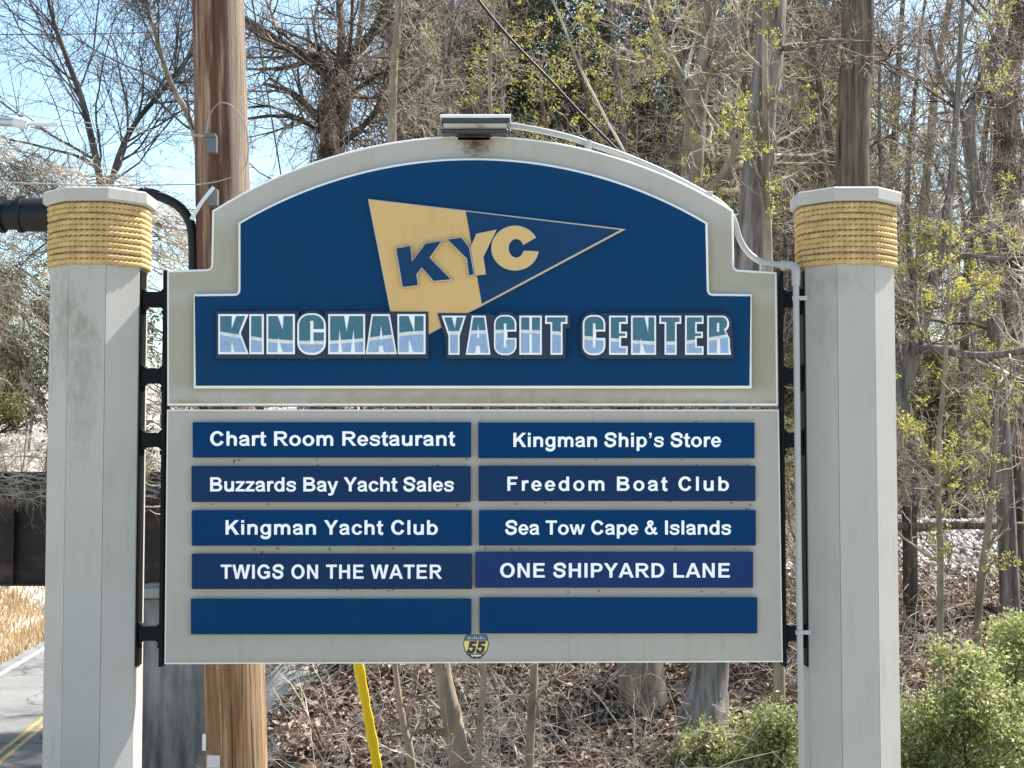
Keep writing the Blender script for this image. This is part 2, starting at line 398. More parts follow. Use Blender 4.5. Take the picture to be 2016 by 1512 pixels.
def arc(x0, x1, ap_x, ap_y, R, n=36):
    out = []
    for i in range(n + 1):
        x = x0 + (x1 - x0) * i / n; out.append((x, ap_y + R - math.sqrt(R * R - (x - ap_x) ** 2)))
    return out
def rc(p, q, r, rad, n=4):
    """round the corner q between p and r"""
    q_ = Vector(q); a = (Vector(p) - q_).normalized() * rad; b = (Vector(r) - q_).normalized() * rad
    return [tuple(q_ + a * (1 - t) ** 2 + b * t ** 2) for t in [i / n for i in range(n + 1)]]
UP = ([(328, 799)] + rc((328, 799), (328, 532), (415, 528), 4) + rc((328, 532), (415, 529), (417, 410), 9) +
      arc(417, 1444, 931, 266, 965) + rc((1444, 414), (1446, 530), (1530, 535), 9) + rc((1446, 530), (1530, 535), (1533, 799), 4) + [(1533, 799)])
BL = ([(380, 765)] + rc((380, 765), (380, 578), (468, 577), 3) + rc((380, 578), (468, 577), (468, 437), 7) +
      arc(468, 1394, 931, 310, 905) + rc((1394, 437), (1397, 577), (1481, 578), 7) + rc((1397, 577), (1481, 578), (1481, 765), 3) + [(1481, 765)])
def W(loop, y): return [S(px, py, y) for px, py in loop][::-1]
link('upper_panel', plate_from([W(UP, 0.0)], 0.0, 0.115, 0.009, (M['edge'], M['frame']), 'upper_panel'), sign)
link('blue_panel', plate_from([W(BL, -0.026)], -0.026, 0.024, 0.0105, (M['edge'], M['blue']), 'blue_panel'), sign)
LOW = [(328, 806), (1534, 806), (1542, 1304), (323, 1308)]
link('lower_panel', plate_from([W(LOW, 0.0)], 0.0, 0.115, 0.006, (M['edge'], M['frame']), 'lower_panel'), sign)

# pennant
def c2(x, y): return (600 + x / 2.7486, 150 + y / 2.7486)
YF = -0.046
PG = [c2(340, 662), c2(866, 722), c2(957, 1243), c2(503, 1486)]
PB = [c2(868, 722), c2(1740, 826), c2(959, 1242)]
FULL = [c2(340, 662), c2(1740, 826), c2(957, 1244), c2(503, 1486)]
pen = link('pennant', plate_from([W(FULL, YF)], YF, 0.019, 0.006, (M['goldedge'], M['gold']), 'pennant'), sign)
def inset(pts, k):
    n = len(pts); A = sum(pts[i][0] * pts[(i + 1) % n][1] - pts[(i + 1) % n][0] * pts[i][1] for i in range(n)); sg = 1 if A > 0 else -1
    out = []
    for i in range(n):
        p, q, r = Vector(pts[i - 1]), Vector(pts[i]), Vector(pts[(i + 1) % n])
        a = (q - p).normalized(); b = (r - q).normalized(); na = Vector((-a.y, a.x)) * sg; nb = Vector((-b.y, b.x)) * sg
        d = (na + nb); d = d / max(d.length_squared, 0.25) * 2
        out.append(tuple(q + d * k))
    return out
# the blue fly half of the pennant, a thin painted sheet on the gold plate
bb = inset(PB, 3.6); bb[0] = (bb[0][0] - 3.2, bb[0][1] - 0.5); bb[2] = (bb[2][0] - 3.0, bb[2][1] + 2)
link('blue_field', plate_from([W(bb, YF - 0.0015)], YF - 0.0015, 0.001, 0.0001, (M['goldedge'], M['pennant_blue']), 'blue_field'), pen)
def ell(cx, cy, rx, ry, a0, a1, n=28): return [(cx + rx * math.cos(math.radians(a0 + (a1 - a0) * i / n)), cy + ry * math.sin(math.radians(a0 + (a1 - a0) * i / n))) for i in range(n + 1)]
KY = {
 'K': ([(488, 928), (576, 912), (584, 988), (650, 902), (752, 884), (682, 982), (803, 1104), (695, 1114), (634, 1044), (610, 1074), (618, 1136), (526, 1147)], 'pennant_blue'),
 'Y': ([(762, 880), (850, 868), (895, 926), (921, 1078), (884, 1084), (872, 990)], 'pennant_blue'),
 'Yr': ([(896, 926), (928, 850), (1040, 828), (967, 976), (981, 1072), (923, 1078)], 'gold'),
 'C': (ell(1138, 929, 130, 122, -28, -360 + 8, 40) + ell(1144, 930, 40, 50, 14 - 360, -20, 24), 'gold'),
}
for k, (pts, mm) in KY.items():
    lp = W([c2(*p) for p in pts], YF - 0.016)
    o = link('letter', plate_from([lp], YF - 0.016, 0.0155, 0.004, (M['goldedge'], M[mm]), 'letter'), pen)

# yacht-centre lettering: navy backing, white letter body, two-colour inlay
def c3(p): return (400 + p[0] / 3.665, 560 + p[1] / 3.665)
def c4(p): return (850 + p[0] / 3.1015, 560 + p[1] / 3.1015)
def inlay_mat():
    m = mat('wave_inlay', (0.1, 0.3, 0.4), 0.35); t = NT(m)
    c = t.coords(); sep = t.n('ShaderNodeSeparateXYZ'); t.l(c, sep.inputs[0])
    pts = [(430, 654), (480, 662), (560, 671), (620, 673), (690, 670), (760, 662), (835, 653), (880, 654), (950, 652), (1020, 651), (1080, 653), (1115, 657), (1150, 663), (1210, 668), (1270, 673), (1320, 674), (1365, 671), (1410, 664), (1440, 658)]
    x0 = S(430, 660, -0.07)[0]; x1 = S(1440, 660, -0.07)[0]; z0 = S(900, 700, -0.07)[1]; z1 = S(900, 620, -0.07)[1]
    mr = t.n('ShaderNodeMapRange', i_1=x0, i_2=x1); t.l(sep.outputs[0], mr.inputs[0])
    fc = t.n('ShaderNodeFloatCurve'); cv = fc.mapping.curves[0]
    P = [((px - 430) / 1010, (S(px, py, -0.07)[1] - z0) / (z1 - z0)) for px, py in pts]
    cv.points[0].location = P[0]; cv.points[1].location = P[-1]
    for q in P[1:-1]: cv.points.new(*q)
    fc.mapping.update(); t.l(mr.outputs[0], fc.inputs[1])
    mz = t.n('ShaderNodeMapRange', i_1=z0, i_2=z1); mz.clamp = False; t.l(sep.outputs[2], mz.inputs[0])
    df = t.n('ShaderNodeMath', operation='SUBTRACT'); t.l(mz.outputs[0], df.inputs[0]); t.l(fc.outputs[0], df.inputs[1])
    rmp = t.n('ShaderNodeMapRange', i_1=-0.5, i_2=0.5); t.l(df.outputs[0], rmp.inputs[0])
    r = t.n('ShaderNodeValToRGB'); r.color_ramp.interpolation = 'CONSTANT'; e = r.color_ramp.elements; e.new(0.5); 
    for q, (p, cc) in zip(e, [(0.0, (0.25, 0.37, 0.56)), (0.44, (0.66, 0.66, 0.64)), (0.525, (0.016, 0.12, 0.18))]): q.position = p; q.color = (*cc, 1)
    t.l(rmp.outputs[0], r.inputs[0])
    dirt = t.ramp(t.noise(c, 70, 5), [(0.45, 0.0), (0.8, 0.45)])
    t.l(t.mix(dirt, r.outputs[0], (0.16, 0.15, 0.11)), t.b.inputs['Base Color'])
    return m
M['inlay'] = inlay_mat()
def roundbox(x0, y0, x1, y1, r):
    return ell(x0 + r, y0 + r, r, r, 180, 270, 8) + ell(x1 - r, y0 + r, r, r, 270, 360, 8) + ell(x1 - r, y1 - r, r, r, 0, 90, 8) + ell(x0 + r, y1 - r, r, r, 90, 180, 8)
def Gshape(x0, y0, x1, y1, s0, s1, st, sb, n0, n1, r):
    """rounded C or G: slot s0..s1 from st to sb, open to the right between n0 and n1"""
    return ([(s1, n0), (x1, n0), (x1, y0 + r)] + ell(x1 - r, y0 + r, r, r, 0, -90, 8) + ell(x0 + r, y0 + r, r, r, -90, -180, 8) +
            ell(x0 + r, y1 - r, r, r, 180, 90, 8) + ell(x1 - r, y1 - r, r, r, 90, 0, 8) + [(x1, n1), (s1, n1), (s1, sb), (s0, sb), (s0, st), (s1, st)])
letters3 = [
 ([(108, 213), (327, 213), (270, 350), (328, 503), (108, 503)], [[(122, 228), (206, 228), (204, 325), (238, 228), (303, 228), (256, 350), (308, 488), (226, 488), (206, 398), (200, 488), (122, 488)]]),
 ([(332, 213), (437, 213), (437, 503), (332, 503)], [[(346, 228), (422, 228), (422, 488), (346, 488)]]),
 ([(456, 213), (661, 213), (661, 503), (456, 503)], [[(470, 228), (538, 228), (574, 330), (580, 228), (646, 228), (646, 488), (574, 488), (540, 378), (534, 488), (470, 488)]]),
 (roundbox(678, 207, 885, 507, 88), [Gshape(692, 221, 870, 492, 772, 796, 262, 432, 322, 346, 72)]),
 ([(902, 213), (1168, 213), (1168, 503), (902, 503)], [[(916, 228), (1016, 228), (1035, 345), (1054, 228), (1154, 228), (1154, 488), (1096, 488), (1086, 315), (1064, 488), (1004, 488), (983, 315), (974, 488), (916, 488)]]),
 ([(1214, 213), (1346, 213), (1397, 503), (1172, 503)], [[(1224, 228), (1336, 228), (1382, 488), (1304, 488), (1298, 442), (1270, 442), (1266, 488), (1188, 488)], [(1284, 288), (1296, 398), (1271, 398)]]),
 ([(1400, 213), (1604, 213), (1604, 503), (1404, 503)], [[(1415, 228), (1482, 228), (1524, 345), (1526, 228), (1590, 228), (1590, 488), (1516, 488), (1484, 385), (1482, 488), (1415, 488)]]),
]
letters4 = [[
 ([(60, 190), (209, 190), (170, 315), (170, 429), (102, 429), (102, 315)], [[(76, 201), (124, 201), (141, 272), (152, 201), (194, 201), (159, 312), (159, 418), (113, 418), (113, 312)]]),
 ([(245, 190), (329, 190), (359, 429), (207, 429)], [[(254, 201), (320, 201), (346, 418), (298, 418), (294, 374), (270, 374), (265, 418), (220, 418)], [(284, 240), (292, 325), (275, 325)]]),
 (Gshape(380, 186, 517, 431, 462, 463, 288, 325, 287, 326, 55), [Gshape(390, 196, 506, 421, 440, 456, 238, 385, 278, 336, 44)]),
 ([(535, 190), (672, 190), (672, 429), (535, 429)], [[(546, 201), (596, 201), (596, 283), (612, 283), (612, 201), (661, 201), (661, 418), (612, 418), (612, 303), (596, 303), (596, 418), (546, 418)]]),
 ([(692, 190), (828, 190), (828, 240), (799, 240), (799, 429), (725, 429), (725, 240), (692, 240)], [[(703, 201), (817, 201), (817, 229), (788, 229), (788, 418), (736, 418), (736, 229), (703, 229)]]),
], [
 (Gshape(922, 186, 1060, 431, 1004, 1005, 288, 325, 287, 326, 55), [Gshape(933, 197, 1049, 420, 984, 1000, 238, 385, 276, 337, 44)]),
 ([(1083, 190), (1197, 190), (1197, 240), (1156, 240), (1156, 288), (1193, 288), (1193, 326), (1156, 326), (1156, 376), (1197, 376), (1197, 429), (1083, 429)], [[(1094, 201), (1186, 201), (1186, 229), (1144, 229), (1144, 299), (1181, 299), (1181, 315), (1144, 315), (1144, 387), (1186, 387), (1186, 418), (1094, 418)]]),
 ([(1217, 190), (1370, 190), (1370, 429), (1217, 429)], [[(1228, 201), (1300, 201), (1322, 300), (1324, 201), (1359, 201), (1359, 418), (1304, 418), (1276, 325), (1272, 418), (1228, 418)]]),
 ([(1390, 190), (1524, 190), (1524, 240), (1496, 240), (1496, 429), (1422, 429), (1422, 240), (1390, 240)], [[(1401, 201), (1513, 201), (1513, 229), (1485, 229), (1485, 418), (1433, 418), (1433, 229), (1401, 229)]]),
 ([(1547, 190), (1660, 190), (1660, 240), (1619, 240), (1619, 288), (1656, 288), (1656, 326), (1619, 326), (1619, 376), (1660, 376), (1660, 429), (1547, 429)], [[(1558, 201), (1649, 201), (1649, 229), (1608, 229), (1608, 299), (1645, 299), (1645, 315), (1608, 315), (1608, 387), (1649, 387), (1649, 418), (1558, 418)]]),
 ([(1682, 190)] + ell(1775, 240, 42, 50, -90, 60, 10) + [(1808, 305), (1820, 330), (1822, 385), (1829, 429), (1682, 429)], [[(1693, 201)] + ell(1772, 238, 32, 38, -90, 70, 10) + [(1796, 300), (1809, 325), (1812, 418), (1764, 418), (1760, 330), (1743, 330), (1740, 418), (1693, 418)], [(1741, 234), (1756, 234), (1756, 290), (1741, 290)]]),
]]
YB = -0.052
back3 = [(90, 192), (690, 190)] + ell(782, 262, 100, 78, 200, 340, 10) + [(880, 192), (1624, 196), (1628, 534), (860, 536)] + ell(790, 500, 70, 44, 55, 125, 6) + [(700, 536), (90, 534)]
back4a = [(34, 174), (350, 176)] + ell(450, 215, 75, 50, 215, 325, 8) + [(540, 174), (846, 176), (846, 268), (820, 272), (818, 454), (520, 456)] + ell(450, 420, 70, 38, 60, 120, 5) + [(360, 452), (84, 455), (84, 330), (62, 270)]
back4b = ell(975, 255, 68, 88, 180, 300, 8) + [(1066, 172), (1740, 172)] + ell(1775, 240, 62, 68, -90, 20, 8) + [(1838, 300), (1846, 452), (1060, 455)] + ell(985, 380, 78, 80, 60, 180, 8)
for back, cf, let in ((back3, c3, letters3), (back4a, c4, letters4[0]), (back4b, c4, letters4[1])):
    bo = link('word_backing', plate_from([W([cf(p) for p in back], YB)], YB, 0.0265, 0.003, (M['backing'], M['backing']), 'word_backing'), sign)
    for sil, cols in let:
        me = plate_from([W([cf(p) for p in sil], YB - 0.010)], YB - 0.010, 0.0098, 0.0025, (M['white'], M['white']), 'letter')
        lo = link('letter', me, bo)
        me2 = plate_from([W([cf(p) for p in l], YB - 0.0115) if i == 0 else W([cf(p) for p in l], YB - 0.0115)[::-1] for i, l in enumerate(cols)], YB - 0.0115, 0.001, 0.0001, (M['inlay'],), 'inlay')
        # the painted inlay belongs to its letter: joined into the letter's mesh
        import bmesh
        bm = bmesh.new(); bm.from_mesh(me); nf = len(bm.faces); bm.from_mesh(me2)
        bm.faces.ensure_lookup_table()
        for f in bm.faces[nf:]: f.material_index = 2
        bm.to_mesh(me); bm.free(); me.materials.append(M['inlay'])
        bpy.data.meshes.remove(me2)

# ---------------- lettering of the name plates: a bold grotesque drawn from strokes
def _box(x0, y0, x1, y1): return ('P', [(x0, y0), (x1, y0), (x1, y1), (x0, y1)])
def _ring(cx, cy, rx, ry, ix, iy): return ('R', cx, cy, rx, ry, ix, iy)
def _st(pts, w): return ('S', pts, w)
GL = {
 ' ': (278, []), '’': (278, [('+', _box(72, 590, 205, 716)), ('+', ('P', [(205, 640), (205, 590), (190, 520), (150, 470), (85, 440), (65, 480), (110, 515), (135, 560), (140, 600)]))]),
 'A': (722, [('+', ('P', [(0, 0), (157, 0), (360, 560), (565, 0), (722, 0), (440, 716), (284, 716)])), ('+', _box(190, 163, 530, 284))]),
 'B': (722, [('+', _box(73, 0, 218, 716)), ('+', _ring(400, 530, 235, 186, 95, 72)), ('-', ('P', [(218, 459), (400, 459), (400, 601), (218, 601)])), ('-', _box(-40, 0, 73, 716)), ('+', _box(150, 600, 410, 716)), ('+', _ring(425, 208, 250, 208, 105, 90)), ('-', ('P', [(218, 121), (425, 121), (425, 298), (218, 298)])), ('+', _box(150, 0, 430, 121)), ('+', _box(150, 298, 430, 460)), ('-', _box(218, 122, 400, 298)), ('-', _box(218, 458, 390, 601)), ('-', _box(-40, 0, 73, 716))]),
 'C': (722, [('+', _ring(372, 358, 325, 370, 176, 245)), ('-', ('P', [(400, 350), (548, 476), (640, 520), (900, 560), (900, 160), (640, 205), (548, 255)])), ('+', ('P', [(540, 472), (560, 400), (695, 440), (690, 520), (640, 560)])) if 0 else ('+', ('P', []))]),
 'E': (667, [('+', _box(73, 0, 615, 121)), ('+', _box(73, 0, 218, 716)), ('+', _box(73, 595, 604, 716)), ('+', _box(73, 315, 567, 436))]),
 'F': (611, [('+', _box(73, 0, 218, 716)), ('+', _box(73, 595, 565, 716)), ('+', _box(73, 304, 500, 425))]),
 'G': (778, [('+', _ring(395, 358, 348, 370, 200, 245)), ('-', ('P', [(400, 350), (572, 478), (640, 520), (940, 590), (940, 380), (700, 380)])), ('-', ('P', [(420, 380), (900, 380), (900, 60), (700, 92), (560, 200)])), ('+', _box(400, 262, 710, 383)), ('+', _box(570, 92, 710, 300)), ('+', ('P', [(520, 60), (640, 40), (710, 92), (710, 200), (570, 200)]))]),
 'H': (722, [('+', _box(73, 0, 218, 716)), ('+', _box(503, 0, 648, 716)), ('+', _box(150, 315, 560, 436))]),
 'I': (278, [('+', _box(68, 0, 213, 716))]),
 'K': (722, [('+', _box(75, 0, 220, 716)), ('+', ('P', [(205, 225), (510, 716), (700, 716), (425, 432), (715, 0), (525, 0), (322, 326), (205, 205)])), ('+', ('P', [(205, 200), (205, 400), (512, 716), (705, 716), (330, 330)]))]),
 'L': (611, [('+', _box(73, 0, 218, 716)), ('+', _box(73, 0, 580, 121))]),
 'N': (722, [('+', _box(73, 0, 208, 716)), ('+', _box(508, 0, 643, 716)), ('+', ('P', [(73, 716), (215, 716), (643, 0), (502, 0)]))]),
 'O': (778, [('+', _ring(389, 358, 347, 370, 198, 245))]),
 'P': (667, [('+', _ring(390, 495, 235, 221, 95, 100)), ('-', _box(0, 200, 390, 800)), ('+', _box(73, 595, 395, 716)), ('+', _box(73, 275, 395, 396)), ('+', _box(73, 0, 218, 716))]),
 'D': (722, [('+', _ring(330, 358, 345, 358, 195, 237)), ('-', _box(-60, -60, 330, 800)), ('+', _box(73, 0, 335, 121)), ('+', _box(73, 595, 335, 716)), ('+', _box(73, 0, 218, 716))]),
 'R': (722, [('+', _ring(430, 510, 235, 206, 95, 86)), ('-', _box(0, 200, 430, 800)), ('+', _box(73, 595, 435, 716)), ('+', _box(73, 304, 435, 424)), ('+', _box(73, 0, 218, 716)), ('+', ('P', [(300, 330), (420, 350), (520, 240), (715, 0), (540, 0), (390, 215), (340, 290)]))]),
 'S': (667, [('+', _st([(560, 500), (540, 590), (440, 662), (320, 668), (200, 640), (125, 560), (140, 470), (240, 405), (400, 360), (510, 300), (535, 200), (480, 105), (340, 52), (200, 75), (115, 150), (98, 235)], 142))]),
 'T': (611, [('+', _box(22, 595, 590, 716)), ('+', _box(234, 0, 378, 716))]),
 'W': (944, [('+', ('P', [(0, 716), (148, 716), (250, 225), (370, 716), (545, 716), (662, 218), (768, 716), (942, 716), (748, 0), (590, 0), (456, 535), (322, 0), (170, 0)]))]),
 'Y': (667, [('+', ('P', [(0, 716), (169, 716), (337, 432), (502, 716), (668, 716), (405, 301), (405, 0), (260, 0), (260, 302)]))]),
 'a': (556, [('+', _st([(95, 370), (140, 450), (265, 478), (385, 450), (425, 370), (428, 200), (436, 60), (470, -20)], 128)), ('+', _st([(425, 310), (280, 272), (140, 225), (95, 140), (150, 60), (250, 42), (370, 90), (428, 190)], 106)), ('-', _box(0, -60, 800, 0) if 0 else _box(0, -80, 260, -12)), ('-', _box(300, -80, 700, 0))]),
 'b': (611, [('+', _ring(320, 259, 254, 271, 116, 160)), ('-', _box(0, -60, 66, 800)), ('+', _box(66, 0, 203, 716))]),
 'd': (611, [('+', _ring(292, 259, 254, 271, 116, 160)), ('-', _box(546, -60, 700, 800)), ('+', _box(409, 0, 546, 716))]),
 'p': (611, [('+', _ring(320, 259, 254, 271, 116, 160)), ('-', _box(0, -60, 66, 800)), ('+', _box(66, -198, 203, 519))]),
 'g': (611, [('+', _ring(292, 262, 250, 268, 116, 158)), ('-', _box(546, -90, 700, 800)), ('+', _st([(478, 519), (478, 20), (455, -80), (380, -146), (270, -158), (160, -130), (112, -70)], 132)), ('-', _box(380, 519, 700, 640))]),
 'c': (556, [('+', _ring(300, 260, 258, 271, 120, 160)), ('-', ('P', [(310, 255), (410, 330), (560, 380), (700, 380), (700, 120), (560, 150), (410, 195)]))]),
 'e': (556, [('+', _ring(280, 260, 248, 271, 112, 165)), ('-', ('P', [(280, 215), (700, 215), (700, 110), (500, 138), (382, 155)])), ('+', _box(110, 215, 527, 306)), ('-', _box(528, -60, 700, 800))]),
 'f': (333, [('+', _st([(335, 660), (250, 668), (175, 640), (158, 540), (158, 0)], 137)), ('+', _box(12, 411, 305, 519)), ('-', _box(0, -100, 400, 0))]),
 'h': (611, [('+', _box(72, 0, 209, 716)), ('+', _st([(140, 300), (180, 410), (300, 465), (430, 430), (476, 330), (476, 0)], 137)), ('-', _box(-10, -90, 72, 800)), ('-', _box(210, -80, 700, 0))]),
 'i': (278, [('+', _box(72, 0, 209, 519)), ('+', _box(72, 589, 209, 716))]),
 'l': (278, [('+', _box(72, 0, 209, 716))]),
 'm': (889, [('+', _box(62, 0, 199, 519)), ('+', _st([(130, 300), (175, 415), (285, 465), (395, 430), (443, 320), (443, 0)], 134)), ('+', _st([(443, 300), (490, 415), (600, 465), (710, 430), (756, 320), (756, 0)], 134)), ('-', _box(-10, -90, 62, 800))]),
 'n': (611, [('+', _box(66, 0, 203, 519)), ('+', _st([(135, 300), (180, 410), (300, 465), (430, 430), (476, 330), (476, 0)], 137)), ('-', _box(-10, -90, 66, 800))]),
 'o': (611, [('+', _ring(305, 259, 268, 271, 130, 160))]),
 'r': (389, [('+', _box(65, 0, 202, 519)), ('+', _st([(140, 300), (190, 420), (270, 466), (385, 452)], 132)), ('-', _box(-10, -90, 65, 800)), ('-', _box(386, -90, 700, 800))]),
 's': (556, [('+', _st([(470, 365), (430, 445), (300, 476), (160, 450), (110, 380), (170, 312), (300, 278), (430, 225), (455, 140), (390, 65), (270, 42), (140, 70), (78, 165)], 112))]),
 't': (333, [('+', _box(14, 411, 316, 519)), ('+', _st([(152, 690), (152, 160), (180, 70), (250, 50), (325, 62)], 137)), ('-', _box(318, -90, 600, 300)), ('-', ('P', [(60, 640), (230, 720), (230, 800), (60, 800)]))]),
 'u': (611, [('+', _box(409, 0, 546, 519)), ('+', _st([(135, 519), (135, 180), (175, 85), (300, 52), (430, 110), (475, 220)], 137)), ('-', _box(547, -90, 700, 800))]),
 'w': (778, [('+', ('P', [(5, 519), (138, 519), (235, 185), (325, 519), (455, 519), (542, 185), (640, 519), (775, 519), (608, 0), (476, 0), (388, 330), (300, 0), (169, 0)]))]),
 'y': (556, [('+', ('P', [(6, 519), (152, 519), (278, 150), (402, 519), (546, 519), (320, -90), (255, -190), (150, -215), (60, -203), (48, -96), (120, -100), (175, -70), (205, 0)]))]),
 'z': (500, [('+', ('P', [(20, 0), (480, 0), (480, 117), (200, 117), (470, 430), (470, 519), (40, 519), (40, 408), (290, 408), (20, 105)]))]),
 '&': (722, [('+', _st([(640, 70), (560, 60), (460, 200), (340, 380), (215, 560), (260, 650), (330, 665), (400, 640), (420, 560), (360, 480), (180, 370), (105, 230), (150, 110), (270, 55), (400, 90), (520, 220), (570, 350)], 118))]),
}
def sdf(prim, X, Y):
    if prim[0] == 'P':
        pts = prim[1]
        if not pts: return np.full(X.shape, 1e3)
        d = np.full(X.shape, 1e18); s = np.ones(X.shape); n = len(pts)
        for i in range(n):
            ax, ay = pts[i]; bx, by = pts[i - 1]; ex, ey = bx - ax, by - ay; wx, wy = X - ax, Y - ay
            t = np.clip((wx * ex + wy * ey) / (ex * ex + ey * ey + 1e-9), 0, 1)
            d = np.minimum(d, (wx - ex * t) ** 2 + (wy - ey * t) ** 2)
            c1 = Y >= ay; c2_ = Y < by; c3_ = ex * wy > ey * wx
            s = np.where((c1 & c2_ & c3_) | (~c1 & ~c2_ & ~c3_), -s, s)
        return s * np.sqrt(d)
    if prim[0] == 'R':
        _, cx, cy, rx, ry, ix, iy = prim
        def e(rx_, ry_):
            k0 = np.sqrt(((X - cx) / rx_) ** 2 + ((Y - cy) / ry_) ** 2); k1 = np.sqrt(((X - cx) / rx_ ** 2) ** 2 + ((Y - cy) / ry_ ** 2) ** 2) + 1e-9
            return k0 * (k0 - 1) / k1
        return np.maximum(e(rx, ry), -e(ix, iy))
    _, pts, wd = prim; P = spline_pts(pts, 5) if len(pts) > 2 else pts
    d = np.full(X.shape, 1e9); n = len(P)
    for i in range(n - 1):
        ax, ay = P[i]; bx, by = P[i + 1]; ex, ey = bx - ax, by - ay; L = math.hypot(ex, ey) + 1e-9
        tr = ((X - ax) * ex + (Y - ay) * ey) / (L * L); t = np.clip(tr, 0, 1)
        q = np.hypot(X - ax - ex * t, Y - ay - ey * t) - wd / 2
        if i == 0: q = np.maximum(q, -tr * L)
        if i == n - 2: q = np.maximum(q, (tr - 1) * L)
        d = np.minimum(d, q)
    return d
def contours(Fm, xs, ys):
    """zero contours of a field as closed loops (marching squares)"""
    segs = {}
    def ip(i, j, k, l):
        a, b = Fm[j, i], Fm[l, k]; t = a / (a - b); return (xs[i] + (xs[k] - xs[i]) * t, ys[j] + (ys[l] - ys[j]) * t)
    ny, nx = Fm.shape; ins = Fm < 0
    mixed = np.argwhere((ins[:-1, :-1] | ins[1:, :-1] | ins[:-1, 1:] | ins[1:, 1:]) & ~(ins[:-1, :-1] & ins[1:, :-1] & ins[:-1, 1:] & ins[1:, 1:]))
    pts = {}
    for j, i in mixed:
        cs = [(i, j), (i + 1, j), (i + 1, j + 1), (i, j + 1)]; sgn = [ins[c[1], c[0]] for c in cs]
        cr = []
        for k in range(4):
            a, b = cs[k], cs[(k + 1) % 4]
            if sgn[k] != sgn[(k + 1) % 4]:
                key = (min(a, b), max(a, b)); pts.setdefault(key, ip(key[0][0], key[0][1], key[1][0], key[1][1])); cr.append((key, sgn[k]))
        # link leaving-inside edge to entering-inside edge
        outs = [k for k, s in cr if s]; inn = [k for k, s in cr if not s]
        for a, b in zip(outs, inn): segs[a] = b
    loops = []
    while segs:
        k0 = next(iter(segs)); lp = []; k = k0
        while k in segs:
            lp.append(pts[k]); k = segs.pop(k)
        if len(lp) > 5: loops.append(lp)
    return loops
def simplify(lp, tol):
    n = len(lp); P = np.array(lp)
    i0 = 0; i1 = int(np.argmax(((P - P[0]) ** 2).sum(1)))
    def dp(a, b):
        if b <= a + 1: return [a]
        q = P[[(k % n) for k in range(a, b + 1)]]; e = q[-1] - q[0]; L = np.hypot(*e) + 1e-9
        d = np.abs((q[:, 0] - q[0, 0]) * e[1] - (q[:, 1] - q[0, 1]) * e[0]) / L; k = int(np.argmax(d))
        if d[k] < tol: return [a]
        return dp(a, a + k) + dp(a + k, b)
    return [tuple(P[k % n]) for k in dp(i0, i1) + dp(i1, n)]
_gc = {}
def glyph(ch):
    if ch not in _gc:
        adv, ops = GL[ch]; xs = np.arange(-60, adv + 61, 11.0); ys = np.arange(-240, 760, 11.0); X, Y = np.meshgrid(xs, ys)
        Fm = np.full(X.shape, 1e3)
        for op, prim in ops:
            s = sdf(prim, X, Y); Fm = np.minimum(Fm, s) if op == '+' else np.maximum(Fm, -s)
        Fm = np.where(np.abs(Fm) < 1e-6, 1e-4, Fm)
        _gc[ch] = (adv, [simplify(l, 2.2) for l in contours(Fm, xs, ys)] if ops else [])
    return _gc[ch]
def text_loops(s, px0, px1, py_top, py_base, y, track=0.0, slope=0.0):
    """lay a line of text so that its ink spans px0..px1 with capitals py_top..py_base"""
    pen_x = 0.0; loops = []
    for ch in s:
        adv, ls = glyph(ch)
        for l in ls: loops.append([(pen_x + p[0], p[1]) for p in l])
        pen_x += adv + track
    mn = min(p[0] for l in loops for p in l); mx = max(p[0] for l in loops for p in l)
    sx = (px1 - px0) / (mx - mn); sy = (py_base - py_top) / 716.0
    return [[S(px0 + (p[0] - mn) * sx, py_base - p[1] * sy + slope * (px0 + (p[0] - mn) * sx - px0), y) for p in l] for l in loops]
def c5(x, y): return (350 + x / 1.68, 780 + y / 1.68)
M['plate_a'] = painted('plate_blue', (0.001, 0.036, 0.116), (0.004, 0.026, 0.075), 0.3, 0.38, 0.05)
M['plate_b'] = painted('plate_navy', (0.003, 0.027, 0.088), (0.004, 0.026, 0.075), 0.5, 0.42, 0.12)
M['plate_c'] = painted('plate_violet_blue', (0.014, 0.036, 0.122), (0.03, 0.05, 0.15), 0.3, 0.42, 0.05)
M['plate_d'] = painted('plate_blank_blue', (0.0008, 0.036, 0.112), (0.01, 0.05, 0.13), 0.1, 0.35, 0.05)
plates = [
 ((49, 86, 970, 203), 'Chart Room Restaurant', (107, 917, 116, 164), 0, 'plate_a'),
 ((45, 231, 969, 350), 'Buzzards Bay Yacht Sales', (107, 913, 268, 315), -12, 'plate_b'),
 ((46, 377, 972, 495), 'Kingman Yacht Club', (158, 860, 410, 458), 18, 'plate_a'),
 ((46, 521, 973, 638), 'TWIGS ON THE WATER', (142, 874, 557, 604), 20, 'plate_b'),
 ((43, 670, 971, 788), None, None, 0, 'plate_d'),
 ((994, 87, 1908, 205), 'Kingman Ship’s Store', (1110, 1797, 121, 168), 0, 'plate_a'),
 ((995, 230, 1911, 347), 'Freedom Boat Club', (1090, 1823, 266, 313), 95, 'plate_b'),
 ((996, 377, 1912, 494), 'Sea Tow Cape & Islands', (1083, 1830, 411, 458), -8, 'plate_a'),
 ((984, 515, 1903, 634), 'ONE SHIPYARD LANE', (1066, 1826, 552, 600), 20, 'plate_c'),
 ((998, 666, 1917, 785), None, None, 0, 'plate_d'),
]
